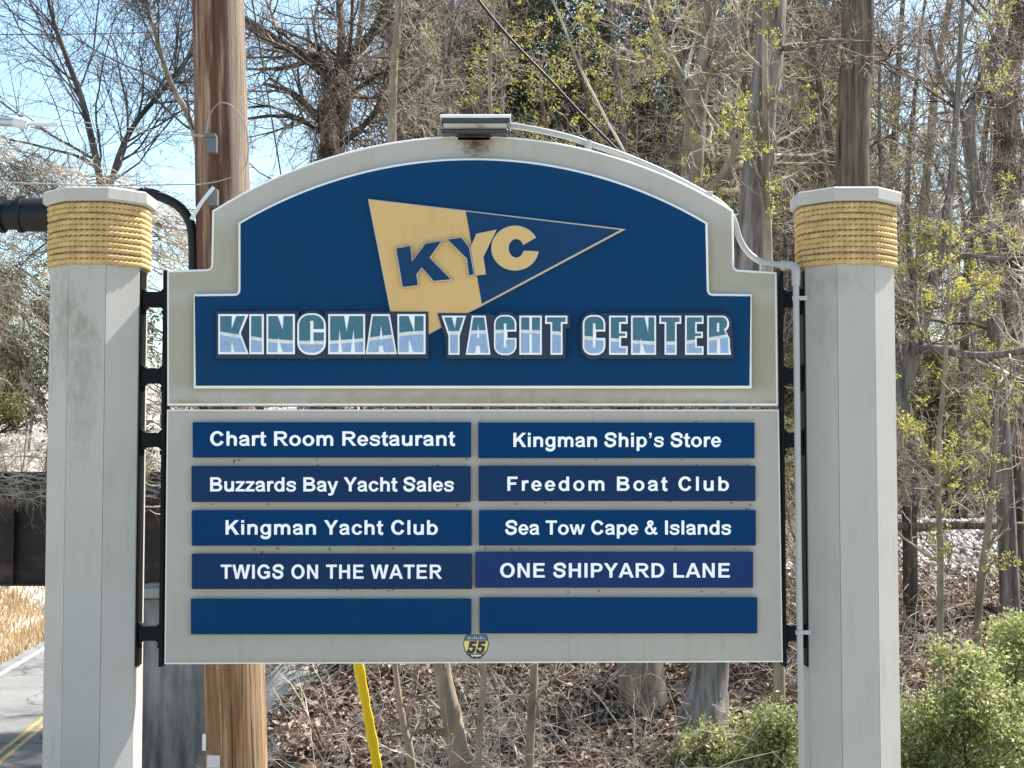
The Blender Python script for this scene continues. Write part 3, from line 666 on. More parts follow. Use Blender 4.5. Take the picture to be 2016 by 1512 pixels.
for bx, txt, tb, tr, mm in plates:
    q = [c5(bx[0], bx[1]), c5(bx[2], bx[1]), c5(bx[2], bx[3]), c5(bx[0], bx[3])]
    yf = -0.022
    po = link('name_plate', plate_from([W(q, yf)], yf, 0.012, 0.0015, (M[mm],), 'name_plate'), sign)
    mbp = MB()
    for fx in (0.06, 0.94):
        for fz in (0.25, 0.75):
            px, py = c5(bx[0] + (bx[2] - bx[0]) * fx, bx[1] + (bx[3] - bx[1]) * fz); x, z = S(px, py, -0.005)
            mbp.tube([(x, -0.0102, z), (x, 0.001, z)], 0.008, 8)
    mbp.build('standoff', M['galv'], po)
    if txt:
        y = yf - 0.001; a = c5(tb[0], tb[2]); b = c5(tb[1], tb[3])
        lp = text_loops(txt, a[0], b[0], a[1], b[1], y, tr)
        link('lettering', plate_from(lp, y, 0.0008, 0.00005, (M['vinyl'],), 'lettering'), po)

# small number sticker at the foot of the middle gap
def c6(x, y): return (860 + x / 12.6, 1230 + y / 12.6)
def flat(name, pts, cf, y, m, parent, holes=None):
    return link(name, plate_from([W([cf(*p) for p in pts], y)], y, 0.0006, 0.00005, (m,), name), parent)
M['stk_black'] = mat('sticker_black', (0.018, 0.016, 0.012), 0.4); M['stk_yellow'] = mat('sticker_yellow', (0.78, 0.60, 0.20), 0.4)
M['stk_blue'] = mat('sticker_blue', (0.06, 0.13, 0.19), 0.4); M['stk_white'] = mat('sticker_white', (0.62, 0.60, 0.62), 0.4)
shield = [(745, 240), (1225, 240), (1265, 330), (1290, 480), (1255, 620), (1190, 730), (1085, 840), (870, 840), (740, 730), (690, 620), (655, 480), (680, 340)]
stk = flat('sticker', shield, c6, -0.0012, M['stk_black'], sign)
flat('sticker_field', [(690, 395), (1255, 395), (1270, 480), (1235, 610), (1160, 712), (765, 712), (705, 610), (672, 480)], c6, -0.0020, M['stk_yellow'], stk)
flat('sticker_band', [(760, 252), (1212, 252), (1248, 335), (1252, 382), (695, 382), (700, 335)], c6, -0.0020, M['stk_blue'], stk)
flat('sticker_foot', [(835, 742), (1110, 742), (1090, 790), (1040, 778), (985, 800), (940, 775), (880, 800)], c6, -0.0020, M['stk_white'], stk)
five = [(0, 0), (185, 0), (170, 75), (75, 75), (65, 110), (130, 105), (165, 140), (130, 270), (80, 305), (-50, 300), (-70, 265), (-45, 195), (10, 195), (10, 240), (55, 240), (85, 165), (10, 165), (-35, 190)]
for ox in (812, 1035):
    flat('digit', [(ox + p[0], 405 + p[1]) for p in five], c6, -0.0028, M['stk_black'], stk)
# scribbled maker's mark in the blue band
sc_ = MB()
for k in range(9):
    x0 = 770 + k * 50; a = S(*c6(x0, 355), -0.0026); b = S(*c6(x0 + 40, 290 + 20 * (k % 3)), -0.0026)
    sc_.box(min(a[0], b[0]), min(a[0], b[0]) + 0.003, -0.0030, -0.0024, min(a[1], b[1]), max(a[1], b[1]))
sc_.build('sticker_mark', M['stk_white'], stk)

# debris caught in the seam and under the plates
rng = np.random.default_rng(5)
V = []; Fq = []
def chip(x, y, z, L, ang, wd=0.0012):
    b = len(V); dx, dz = math.cos(ang) * L / 2, math.sin(ang) * L / 2; nx_, nz_ = -math.sin(ang) * wd, math.cos(ang) * wd
    for sy_ in (0, -wd * 2):
        for a_, c_ in ((-1, -1), (1, -1), (1, 1), (-1, 1)): V.append((x + a_ * dx + c_ * nx_, y + sy_, z + a_ * dz + c_ * nz_))
    for f in ((0, 1, 2, 3), (4, 7, 6, 5), (0, 4, 5, 1), (2, 6, 7, 3), (1, 5, 6, 2), (0, 3, 7, 4)): Fq.append([b + i for i in f])
xa, za = S(328, 802, 0); xb, _ = S(1533, 802, 0)
for k in range(420):
    t = rng.random() ** 0.8; chip(xb + (xa - xb) * t * 0.98, rng.uniform(0.0, 0.1), za + rng.normal(0, 0.0022) - 0.001, rng.uniform(0.003, 0.012), rng.uniform(0, 3.14))
for k in range(70):
    px = rng.uniform(385, 1480); py = rng.choice([832, 905, 918, 991, 1004, 1078, 1090, 1163]) + rng.uniform(-3, 4); x, z = S(px, py, -0.003)
    chip(x, -0.003, z, rng.uniform(0.003, 0.012), rng.uniform(0.6, 2.6))
tag(link('seam_debris', mesh_np('seam_debris', V, Fq, M['rust']), sign), kind='stuff')
# rust stain under the lamp
def rust_stain():
    m = mat('rust_stain', (0.1, 0.06, 0.04), 0.85); t = NT(m); c = t.coords()
    sep = t.n('ShaderNodeSeparateXYZ'); t.l(c, sep.inputs[0])
    x0, z0 = S(935, 276, 0)
    dx = t.n('ShaderNodeMath', operation='SUBTRACT', i_1=x0); t.l(sep.outputs[0], dx.inputs[0])
    dz = t.n('ShaderNodeMath', operation='SUBTRACT', i_1=z0); t.l(sep.outputs[2], dz.inputs[0])
    sx = t.n('ShaderNodeMath', operation='MULTIPLY', i_1=11.0); t.l(dx.outputs[0], sx.inputs[0])
    sz = t.n('ShaderNodeMath', operation='MULTIPLY', i_1=7.5); t.l(dz.outputs[0], sz.inputs[0])
    cb = t.n('ShaderNodeCombineXYZ'); t.l(sx.outputs[0], cb.inputs[0]); t.l(sz.outputs[0], cb.inputs[2])
    ln = t.n('ShaderNodeVectorMath', operation='LENGTH'); t.l(cb.outputs[0], ln.inputs[0])
    nz = t.noise(c, 30, 6); s = t.n('ShaderNodeMath', operation='MULTIPLY_ADD', i_1=1.3, i_2=-0.65); t.l(nz, s.inputs[0])
    ad = t.n('ShaderNodeMath', operation='ADD'); t.l(ln.outputs['Value'], ad.inputs[0]); t.l(s.outputs[0], ad.inputs[1])
    fac = t.ramp(ad.outputs[0], [(0.05, 0.95), (0.3, 0.55), (0.95, 0.0)])
    return fac
# the stain is part of the frame's own paint: mix it into the frame material
def stain_frame():
    t = NT(M['frame']); c = t.coords(); sep = t.n('ShaderNodeSeparateXYZ'); t.l(c, sep.inputs[0])
    old = t.b.inputs['Base Color'].links[0].from_socket
    def blob(px, py, kx, kz, stops, col, prev, nsc=30, namp=1.3):
        x0, z0 = S(px, py, 0)
        dx = t.n('ShaderNodeMath', operation='SUBTRACT', i_1=x0 - sign.location.x * 0); t.l(sep.outputs[0], dx.inputs[0])
        dz = t.n('ShaderNodeMath', operation='SUBTRACT', i_1=z0); t.l(sep.outputs[2], dz.inputs[0])
        sx = t.n('ShaderNodeMath', operation='MULTIPLY', i_1=kx); t.l(dx.outputs[0], sx.inputs[0])
        sz = t.n('ShaderNodeMath', operation='MULTIPLY', i_1=kz); t.l(dz.outputs[0], sz.inputs[0])
        cb = t.n('ShaderNodeCombineXYZ'); t.l(sx.outputs[0], cb.inputs[0]); t.l(sz.outputs[0], cb.inputs[2])
        ln = t.n('ShaderNodeVectorMath', operation='LENGTH'); t.l(cb.outputs[0], ln.inputs[0])
        s = t.n('ShaderNodeMath', operation='MULTIPLY_ADD', i_1=namp, i_2=-namp / 2); t.l(t.noise(c, nsc, 6), s.inputs[0])
        ad = t.n('ShaderNodeMath', operation='ADD'); t.l(ln.outputs['Value'], ad.inputs[0]); t.l(s.outputs[0], ad.inputs[1])
        return t.mix(t.ramp(ad.outputs[0], stops), prev, col)
    c1 = blob(940, 300, 8.0, 5.0, [(0.2, 0.45), (0.9, 0.0)], (0.26, 0.22, 0.14), old, 12)
    c1 = blob(937, 282, 12.0, 15.0, [(0.1, 0.95), (0.9, 0.0)], (0.05, 0.028, 0.018), c1, 45, 1.5)
    c1 = blob(900, 788, 0.8, 22.0, [(0.2, 0.5), (0.9, 0.0)], (0.25, 0.19, 0.11), c1, 14, 1.8)
    c1 = blob(1490, 690, 9.0, 2.6, [(0.1, 0.5), (0.9, 0.0)], (0.30, 0.28, 0.14), c1, 10, 1.6)
    c1 = blob(1300, 796, 1.0, 40.0, [(0.1, 0.55), (0.9, 0.0)], (0.16, 0.14, 0.08), c1, 22, 2.2)
    c1 = blob(930, 1303, 0.5, 45.0, [(0.1, 0.5), (0.9, 0.0)], (0.30, 0.25, 0.14), c1, 20, 1.6)
    c1 = blob(380, 800, 7.0, 25.0, [(0.1, 0.55), (0.9, 0.0)], (0.17, 0.15, 0.08), c1, 22, 1.6)
    for px, side, pya, pyb in ((380, -1, 590, 768), (1481, 1, 590, 768), (468, -1, 440, 575), (1395, 1, 440, 575)):
        x0 = S(px, 700, 0)[0]; a = t.n('ShaderNodeMath', operation='SUBTRACT', i_1=x0); t.l(sep.outputs[0], a.inputs[0])
        b = t.n('ShaderNodeMath', operation='MULTIPLY', i_1=26.0 * side); t.l(a.outputs[0], b.inputs[0])
        s = t.n('ShaderNodeMath', operation='MULTIPLY_ADD', i_1=1.1, i_2=-0.5); t.l(t.noise(t.coords((1, 1, .5)), 9, 6), s.inputs[0])
        ad = t.n('ShaderNodeMath', operation='ADD'); t.l(b.outputs[0], ad.inputs[0]); t.l(s.outputs[0], ad.inputs[1])
        g1 = t.n('ShaderNodeMapRange', i_1=S(0, pya - 20)[1], i_2=S(0, pya + 20)[1]); t.l(sep.outputs[2], g1.inputs[0])
        g2 = t.n('ShaderNodeMapRange', i_1=S(0, pyb + 8)[1], i_2=S(0, pyb - 12)[1]); t.l(sep.outputs[2], g2.inputs[0])
        f = t.n('ShaderNodeMath', operation='MULTIPLY'); t.l(t.ramp(ad.outputs[0], [(0.0, 0.42), (0.9, 0.0)]), f.inputs[0]); t.l(g1.outputs[0], f.inputs[1])
        f2 = t.n('ShaderNodeMath', operation='MULTIPLY'); t.l(f.outputs[0], f2.inputs[0]); t.l(g2.outputs[0], f2.inputs[1])
        c1 = t.mix(f2.outputs[0], c1, (0.25, 0.235, 0.14))
    t.l(c1, t.b.inputs['Base Color'])
stain_frame()

# ---------------- posts
def stain_posts():
    t = NT(M['post']); c = t.coords(); sep = t.n('ShaderNodeSeparateXYZ'); t.l(c, sep.inputs[0]); col = t.b.inputs['Base Color'].links[0].from_socket
    for px, py, kx, kz, k in ((128, 650, 9, 4.2, .60), (165, 740, 14, 2.6, .5), (120, 585, 12, 9, .4), (1650, 552, 6, 14, .35), (1625, 640, 16, 5, .3)):
        x0, z0 = S(px, py, -.1); dx = t.n('ShaderNodeMath', operation='SUBTRACT', i_1=x0); t.l(sep.outputs[0], dx.inputs[0]); dz = t.n('ShaderNodeMath', operation='SUBTRACT', i_1=z0); t.l(sep.outputs[2], dz.inputs[0])
        sx = t.n('ShaderNodeMath', operation='MULTIPLY', i_1=kx); t.l(dx.outputs[0], sx.inputs[0]); sz = t.n('ShaderNodeMath', operation='MULTIPLY', i_1=kz); t.l(dz.outputs[0], sz.inputs[0])
        cb = t.n('ShaderNodeCombineXYZ'); t.l(sx.outputs[0], cb.inputs[0]); t.l(sz.outputs[0], cb.inputs[2]); ln = t.n('ShaderNodeVectorMath', operation='LENGTH'); t.l(cb.outputs[0], ln.inputs[0])
        s = t.n('ShaderNodeMath', operation='MULTIPLY_ADD', i_1=3.2, i_2=-1.6); t.l(t.noise(t.coords((1, 1, .45)), 26, 6, .7), s.inputs[0])
        ad = t.n('ShaderNodeMath', operation='ADD'); t.l(ln.outputs['Value'], ad.inputs[0]); t.l(s.outputs[0], ad.inputs[1])
        col = t.mix(t.ramp(ad.outputs[0], [(0.0, k), (0.95, 0.0)]), col, (0.21, 0.20, 0.14))
    t.l(col, t.b.inputs['Base Color'])
stain_posts()
def octo(r_flat, z, ring_rot=math.pi / 8):
    R = r_flat / math.cos(math.pi / 8)
    return [(R * math.cos(ring_rot + k * math.pi / 4), R * math.sin(ring_rot + k * math.pi / 4), z) for k in range(8)]
def make_post(cx, label, ang0):
    YC = 0.075
    root = empty('sign_post', (cx, YC, -0.1), label, 'post')
    zc = at(100, 524, -0.1).z; ztop = at(100, 392, -0.1).z
    m = MB(); rf = 0.1745
    # eight boards, the joints left as shallow grooves
    zz = [-0.15, ztop]
    for k in range(8):
        a = math.pi / 8 + (k - 1) * math.pi / 4; b = a + math.pi / 4; R = rf / math.cos(math.pi / 8); g = 0.012
        A = Vector((R * math.cos(a), R * math.sin(a), 0)); B = Vector((R * math.cos(b), R * math.sin(b), 0))
        n = ((A + B) / 2).normalized(); e = (B - A).normalized()
        mb = MB(); pts = [A + e * 0.0008, B - e * 0.0008, B - e * 0.0008 - n * g - e * g * 0.42, A + e * 0.0008 - n * g + e * g * 0.42]
        v = [(cx + p.x, YC + p.y, z) for z in zz for p in pts]
        mb.add(v, [(0, 1, 5, 4), (1, 2, 6, 5), (2, 3, 7, 6), (3, 0, 4, 7), (4, 5, 6, 7), (3, 2, 1, 0)])
        mb.build('side_board', M['post'], root)
    m.tube([(cx, YC, -0.15), (cx, YC, ztop)], rf - 0.013, 8); m.build('core', M['steel'], root)
    # cap
    cz0 = at(100, 394, -0.13).z; 
    m = MB(); V0 = octo(0.196, cz0); V1 = octo(0.204, cz0 + 0.008); V2 = octo(0.204, cz0 + 0.048); V3 = octo(0.197, cz0 + 0.054)
    v = [(cx + p[0], YC + p[1], p[2]) for L_ in (V0, V1, V2, V3) for p in L_]
    fs = [(r * 8 + k, r * 8 + (k + 1) % 8, (r + 1) * 8 + (k + 1) % 8, (r + 1) * 8 + k) for r in range(3) for k in range(8)]
    m.add(v, fs + [list(range(24, 32)), list(range(8))[::-1]]); m.build('cap', M['post'], root)
    # rope: eleven turns of laid three-strand rope
    zt = cz0 - 0.002; zb = at(100, 518, -0.13).z; nt = 11; pitch = (zt - zb) / nt; rr = pitch * 0.52
    SEG = 560; n_s = 12; V = []; Rc = rf + 0.0088
    th = np.linspace(0, 2 * math.pi, SEG, endpoint=False)
    lay = 56
    ph = np.arange(n_s) * 2 * math.pi / n_s
    TH, PH = np.meshgrid(th, ph, indexing='ij')
    lobe = np.abs(np.cos(1.5 * (PH - TH * lay / 3 * 1.0)))           # three strands twisting
    rad = rr * (0.58 + 0.46 * lobe ** 0.7)
    # the rope bends round the eight corners of the post but stays nearly round
    k8 = np.cos(((TH + math.pi / 8) % (math.pi / 4)) - math.pi / 8)
    RR = Rc * (0.6 / k8 + 0.4)
    X = (RR + rad * np.cos(PH)) * np.cos(TH); Y = (RR + rad * np.cos(PH)) * np.sin(TH); Z = rad * np.sin(PH)
    Vn = np.stack([X, Y, Z], -1).reshape(-1, 3)
    i = np.arange(SEG * n_s); s_ = i // n_s; p_ = i % n_s
    Fn = np.stack([i, ((s_ + 1) % SEG) * n_s + p_, ((s_ + 1) % SEG) * n_s + (p_ + 1) % n_s, s_ * n_s + (p_ + 1) % n_s], 1)
    me = mesh_np('rope_turn', Vn, Fn, M['rope'], True)
    r2 = random.Random(7)
    for t in range(nt):
        o = bpy.data.objects.new('rope_turn', me); C.objects.link(o); o.parent = root
        o.location = (r2.uniform(-.0015, .0015), r2.uniform(-.0015, .0015), zt - (t + 0.5) * pitch + 0.1)
        o.rotation_euler = (r2.uniform(-.012, .012), r2.uniform(-.012, .012) , r2.randint(0, 7) * math.pi / 4 + r2.uniform(-.035, .035))
    return root
pl_c = (S(83 + 0, 1512, -0.02)[0] + S(270, 1512, -0.02)[0]) / 2
xL = (at(95, 600, 0.0).x + at(275, 600, 0.0).x) / 2; xR = (at(1586, 600, 0.0).x + at(1762, 600, 0.0).x) / 2
make_post(xL, 'octagonal grey post wrapped in rope, beside the wooden utility pole', 0)
make_post(xR, 'octagonal grey post wrapped in rope, with the grey conduit running up beside it', 0)

# ---------------- black steel ladder brackets between sign and posts
YS = 0.06
def bracket(side, label):
    if side < 0: xs0, xs1, xp0, xp1 = at(322, 900, YS).x, at(329, 900, YS).x, at(271, 900, YS).x, at(279, 900, YS).x
    else: xs0, xs1, xp0, xp1 = at(1535, 900, YS).x, at(1541, 900, YS).x, at(1580, 900, YS).x, at(1592, 900, YS).x
    lo = at(300, 1310, YS).z; hi = at(300, 535, YS).z
    root = empty('steel_bracket', ((xs0 + xp0) / 2, YS, lo), label, 'bracket', 'steel brackets holding the sign between its posts')
    m = MB()
    for a, b in ((xs0, xs1), (xp0, xp1)):
        m = MB(); m.box(a, b, YS - 0.045, YS + 0.045, lo, hi); m.build('flat_bar', M['steel'], root)
    a, b = (xp1, xs0) if side < 0 else (xs1, xp0)
    for py0, py1 in ((574, 603), (725, 754), (852, 880), (1234, 1262)):
        z1 = at(300, py0, YS - .03).z; z0 = at(300, py1, YS - .03).z; m = MB()
        m.box(a, b, YS - 0.03, YS + 0.03, z0, z1, 0, 0.003)
        for ex, sg in ((a, 1), (b, -1)):           # weld gussets
            for zz_, sz in ((z1, 1), (z0, -1)):
                m.add([(ex, YS - .028, zz_), (ex + sg * 0.016, YS - .028, zz_), (ex, YS - .028, zz_ + sz * 0.016), (ex, YS + .028, zz_), (ex + sg * 0.016, YS + .028, zz_), (ex, YS + .028, zz_ + sz * 0.016)],
                      [(0, 1, 2), (3, 5, 4), (1, 4, 5, 2)])
        m.build('rung', M['steel'], root)
        for ex, sg in ((a, 1), (b, -1)):
            mb = MB(); mb.tube([(ex, YS - 0.01, z0 - 0.022), (ex + sg * 0.012, YS - 0.01, z0 - 0.022)], 0.009, 6, smooth=False); mb.build('bolt', M['steel'], root)
bracket(-1, 'black steel ladder bracket joining the sign to the post by the utility pole')
bracket(1, 'black steel ladder bracket joining the sign to the post, behind the grey conduit')

# ---------------- lamp on the arch
lamp = empty('sign_light', (at(936, 266, 0.02).x, 0.03, at(936, 266, 0.02).z), 'flat grey light fixture on a rusty mount at the top of the sign arch', 'light fixture')
x0, x1 = at(867, 240, -0.06).x, at(1006, 240, -0.06).x
zt = at(936, 222, -0.1).z
m = MB(); m.box(x0, x1, -0.09, 0.16, zt - 0.016, zt - 0.003, 0, 0.003); m.build('top_plate', M['alu'], lamp)
m = MB(); m.box(x0 + .004, x1 - .004, -0.082, 0.15, zt - 0.034, zt - 0.0165, 0, 0.002); m.build('lens_band', M['darkfix'], lamp)
m = MB(); m.box(x0 + .012, x1 - .016, -0.078, 0.15, zt - 0.052, zt - 0.0345, 0, 0.003); m.build('housing', M['frame'], lamp)
m = MB(); m.box(x0 + .002, x1 - .012, -0.055, 0.14, zt - 0.070, zt - 0.0525, 0, 0.003); m.build('lower_housing', M['darkfix'], lamp)
m = MB(); m.box(at(900, 270, 0).x, at(966, 270, 0).x, 0.0, 0.10, at(936, 277, 0).z, zt - 0.050, 0, 0.003)
m.box(at(897, 270, 0).x, at(969, 270, 0).x, -0.004, 0.11, at(936, 270, 0).z, at(936, 267, 0).z + .004); m.build('mount', M['rust'], lamp)

# ---------------- conduit
yC = 0.02
cond = empty('conduit', (at(1567, 540, -.05).x, -0.05, 0), 'grey electrical conduit climbing the post and running over the arch to the light', 'conduit')
pathc = [(1000, 246, .03), (1060, 256, .03), (1120, 270, .04), (1160, 283, .05), (1220, 303, .055), (1300, 336, .05), (1370, 372, .05), (1420, 402, .05), (1444, 432, .05), (1456, 470, .05), (1474, 498, .045), (1500, 516, .03), (1530, 521, .01), (1552, 523, -.02)]
P = [tuple(at(a, b, c)) for a, b, c in pathc]; m = MB(); m.tube(spline_pts(P, 5), 0.0125, 12); m.build('bent_pipe', M['galv'], cond)
ptop = at(1567, 545, -.07)
m = MB(); e = [tuple(at(1540, 523, -.01)), tuple(at(1556, 523, -.04)), tuple(at(1565, 527, -.06)), tuple(at(1567, 536, -.07)), tuple(at(1567, 552, -.07))]
m.tube(spline_pts(e, 5), 0.017, 12); m.tube([tuple(at(1540, 523, -.01) + Vector((-.002, 0, 0))), tuple(at(1547, 523, -.02))], 0.021, 12); m.build('elbow', M['galv'], cond)
xv = at(1567, 560, -.07).x
m = MB(); m.tube([(xv, -.07, at(1567, 552, -.07).z), (xv + 0.0, -.07, 1.2), (xv + .004, -.07, 0.6), (xv + .004, -.07, -0.1)], 0.0122, 14); m.build('straight_pipe', M['galv'], cond)
m = MB(); m.tube([(xv, -.07, at(1567, 541, -.07).z), (xv, -.07, at(1567, 563, -.07).z)], 0.0165, 14); m.build('coupling', M['galv'], cond)
for py in (587, 1245):
    z = at(1575, py, -.07).z; m = MB(); m.tube([(xv, -.07, z - .008), (xv, -.07, z + .008)], 0.0155, 14); m.box(xv + .012, xv + .042, -.074, -.066, z - .008, z + .008); m.build('pipe_strap', M['galv'], cond)
for px, py in ((1158, 284), (1397, 384), (1503, 522)):
    p = at(px, py, .045); m = MB(); m.box(p.x - .012, p.x + .012, .028, .068, p.z - .03, p.z + .014, 0, .003); m.build('pipe_clip', M['galv'], cond)

# ------------------------------------------------------------------ utility pole and its wires
YP = 8.2 + CAM.y
top = at(430, 0, YP); bot = at(466, 1512, YP)
dirp = (top - bot).normalized(); pole = empty('utility_pole', bot - dirp * 1.3, 'stained wooden utility pole leaning slightly behind the sign', 'utility pole')
pole_base = bot - dirp * 1.3
def pole_me():
    n, K = 48, 160; V = []
    rb_, rt_ = (at(530, 1512, YP).x - at(411, 1512, YP).x) / 2 * 1.02, (at(480, 0, YP).x - at(379, 0, YP).x) / 2
    L0 = 1.3; L1 = (top - bot).length; Lt = L0 + L1 + 4.0
    r = np.random.default_rng(2); ph = r.uniform(0, 6.28, 8)
    for i in range(K + 1):
        s = Lt * i / K; rad = rb_ + (rt_ - rb_) * (s - L0) / L1
        for k in range(n):
            a = 2 * math.pi * k / n
            d = 0.0012 * math.sin(5 * a + ph[0] + s * .3) + 0.0010 * math.sin(13 * a + ph[1] + .2 * s)
            V.append(((rad + d) * math.cos(a), (rad + d) * math.sin(a), s))
    Fq = [(i * n + k, i * n + (k + 1) % n, (i + 1) * n + (k + 1) % n, (i + 1) * n + k) for i in range(K) for k in range(n)]
    return mesh_np('shaft', V, Fq, M['pole'], True), rb_
me, rb_ = pole_me()
sh = link('shaft', me, pole, keep=False); pole.rotation_euler = Vector((0, 0, 1)).rotation_difference(dirp).to_euler()
yF = YP - 0.15
PM = pole.matrix_world
def part_on_pole(mb, name, m):
    o = mb.build(name, m, None)
    o.parent = pole; o.matrix_parent_inverse = (Matrix.Translation(pole.location) @ pole.rotation_euler.to_matrix().to_4x4()).inverted(); return o
def bx_px(mb, x0, y0, x1, y1, ya, yb, bev=.002):
    a = at(x0, y1, ya); b = at(x1, y0, ya); mb.box(a.x, b.x, ya, yb, a.z, b.z, 0, bev)
m = MB(); bx_px(m, 406, 268, 426, 300, yF - .06, yF + .02); bx_px(m, 402, 262, 424, 269, yF - .075, yF + .02); part_on_pole(m, 'cable_bracket', mat('bracket_grey', (0.10, 0.11, 0.12), .5))
m = MB(); bx_px(m, 408, 372, 428, 404, yF - .06, yF + .02); part_on_pole(m, 'cable_bracket', mat('bracket_grey', (0.13, 0.13, 0.14), .5))
m = MB(); P = [at(405, 266, yF - .05), at(412, 230, yF - .05), at(430, 204, yF - .05), at(455, 208, yF - .04), at(480, 240, yF), at(489, 285, yF), at(484, 325, yF), at(465, 345, yF - .04), at(430, 357, yF - .06), at(396, 363, yF - .08)]
m.tube(spline_pts([tuple(p) for p in P], 6), 0.0034, 6); part_on_pole(m, 'cable_loop', mat('loop_grey', (0.24, 0.22, 0.20), 0.6))
m = MB(); P = [at(421, 368, yF - .07), at(398, 396, yF - .08), at(376, 432, yF - .09)]
for k in range(2):
    A, B = P[k], P[k + 1]; dv = (B - A).normalized(); nn = dv.cross(Vector((0, 1, 0))) * 0.010
    m.add([A - nn, B - nn, B + nn, A + nn, A - nn + Vector((0, .004, 0)), B - nn + Vector((0, .004, 0)), B + nn + Vector((0, .004, 0)), A + nn + Vector((0, .004, 0))], [(0, 1, 2, 3), (7, 6, 5, 4), (0, 4, 5, 1), (3, 2, 6, 7)])
part_on_pole(m, 'cable_tie', M['strap'])
m = MB(); bx_px(m, 407, 1488, 433, 1512, yF - .012, yF + .03, .001); part_on_pole(m, 'pole_tag', mat('pole_tag', (0.62, 0.58, 0.60), .5))
m = MB(); bx_px(m, 398, 1446, 406, 1478, yF + .06, yF + .10, .001); part_on_pole(m, 'pole_tag', mat('pole_tag_white', (0.75, 0.75, 0.76), .5))

def cable(name, pts, r, m, label, cat='cable', group=None, n=6):
    mb = MB(); mb.tube(spline_pts([tuple(p) for p in pts], 8), r, n); return tag(mb.build(name, m), label, cat, group)
# black feed cable with splice closure
yK = YP - 0.02
cable('black_cable', [at(284, 377, yK), at(318, 388, yK), at(350, 405, yK), at(372, 434, yK), at(379, 470, yK), at(381, 560, yK), at(386, 760, yK)], 0.026, M['rubber'], 'thick black cable curving from the post cap down the utility pole', n=12)
clo = empty('splice_closure', at(40, 425, yK), 'large black cylindrical cable closure hanging left of the rope-wrapped post', 'cable closure')
def cyl_px(mb, x0, y0, x1, y1, rpx, y=None, n=24):
    y = yK if y is None else y; A = at(x0, y0, y); B = at(x1, y1, y); r = rpx / F_PX * (y - CAM.y); mb.tube([A, B], r, n)
m = MB(); cyl_px(m, -330, 421, 44, 423, 30); cyl_px(m, 40, 423, 150, 424, 33); m.build('body', M['rubber'], clo)
for px in (5, 42, -90): m = MB(); cyl_px(m, px - 4, 422, px + 4, 422, 37); m.build('collar', M['rubber'], clo)
m = MB(); m.tube(spline_pts([tuple(at(150, 420, yK)), tuple(at(220, 400, yK)), tuple(at(284, 377, yK))], 6), .026, 12); m.build('cable_end', M['rubber'], clo)
m = MB(); cyl_px(m, 302, 388, 306, 374, 11); tag(m.build('cable_clamp', M['rubber']), 'small black clamp on the thick cable beside the post cap', 'clamp')
clo2 = empty('wire_clamp', at(20, 240, yK), 'bright metal clamp sleeve ending a thick wire at the upper left', 'clamp')
m = MB(); cyl_px(m, -120, 236, 32, 240, 9); m.build('sleeve', M['lead'], clo2)
m = MB(); cyl_px(m, 28, 239, 56, 245, 11, n=8); m.build('clamp_body', M['strap'], clo2)
m = MB(); cyl_px(m, 54, 243, 115, 246, 4, n=10); m.build('rod', M['strap'], clo2)
G = 'thin wires strung to the utility pole'
cable('wire', [at(-200, 218, yK), at(0, 222, yK), at(120, 236, yK), at(405, 267, yF - .06)], 0.0026, M['galv'], 'thin grey wire running to the upper bracket of the utility pole', 'wire', G, 5)
cable('wire', [at(115, 246, yK), at(250, 258, yK), at(405, 269, yF - .06)], 0.0022, M['galv'], 'thin wire running from the metal clamp to the utility pole', 'wire', G, 5)
cable('wire', [at(-200, 356, yK), at(0, 359, yK), at(200, 365, yK), at(396, 363, yF - .08)], 0.0036, M['galv'], 'straight pale wire passing just above the post cap', 'wire', G, 5)
cable('wire', [at(-200, 69, yK + 1), at(0, 68, yK + 1), at(160, 67, yK + 1), at(372, 62, yK + .2)], 0.003, M['bark_dark'], 'thin dark wire high in the upper left sky', 'wire', G, 5)
# cables passing behind the sign, top centre
ya = 9.3 + CAM.y
cable('black_cable', [at(900, -60, ya), at(948, 8, ya), at(1010, 82, ya), at(1085, 160, ya), at(1150, 230, ya), at(1215, 295, ya), at(1300, 380, ya)], 0.0095, M['rubber'], 'black cable slanting down behind the sign arch', n=8)
cable('support_wire', [at(1040, -60, ya + 2), at(1090, 5, ya + 2), at(1150, 150, ya + 2), at(1235, 310, ya + 2), at(1300, 430, ya + 2)], 0.010, M['vine'], 'pale wire slanting down steeply behind the right of the arch', 'wire')
# guy wire with its yellow guard
yg0 = YP + 0.3
guy = empty('guy_wire', at(748, 1520, YP + 1.6), 'guy wire in a bright yellow plastic guard rising behind the sign', 'guy wire')
A = at(752, 1560, YP + 1.6); B = at(692, 1235, YP + 1.2); T = at(480, -100, YP + .2)
m = MB(); m.tube([A - (B - A) * .25, T], 0.0045, 6); m.build('wire', M['bark_dark'], guy)
m = MB(); dv = (B - A); steps = 24; pts = [A + dv * (i / steps) for i in range(-3, steps + 1)]
sd_ = dv.normalized(); nx_ = sd_.cross(Vector((0, 1, 0))).normalized(); ny_ = sd_.cross(nx_)
prof = []
for i, p in enumerate(pts):
    wv = 0.0025 * math.sin(i * 1.9) + .002 * math.sin(i * .7)
    for k in range(12):
        a = 2 * math.pi * k / 12; rx = 0.031 + wv; ry = 0.022
        c_ = math.cos(a); s_2 = math.sin(a); fold = -0.012 * max(0, 1 - abs(c_) * 3.2) if s_2 < 0 else 0
        prof.append(p + nx_ * rx * c_ + ny_ * (ry * s_2 - fold))
m.add(prof, [(i * 12 + k, i * 12 + (k + 1) % 12, (i + 1) * 12 + (k + 1) % 12, (i + 1) * 12 + k) for i in range(len(pts) - 1) for k in range(12)], 0, False)
m.build('yellow_guard', M['yellow'], guy)

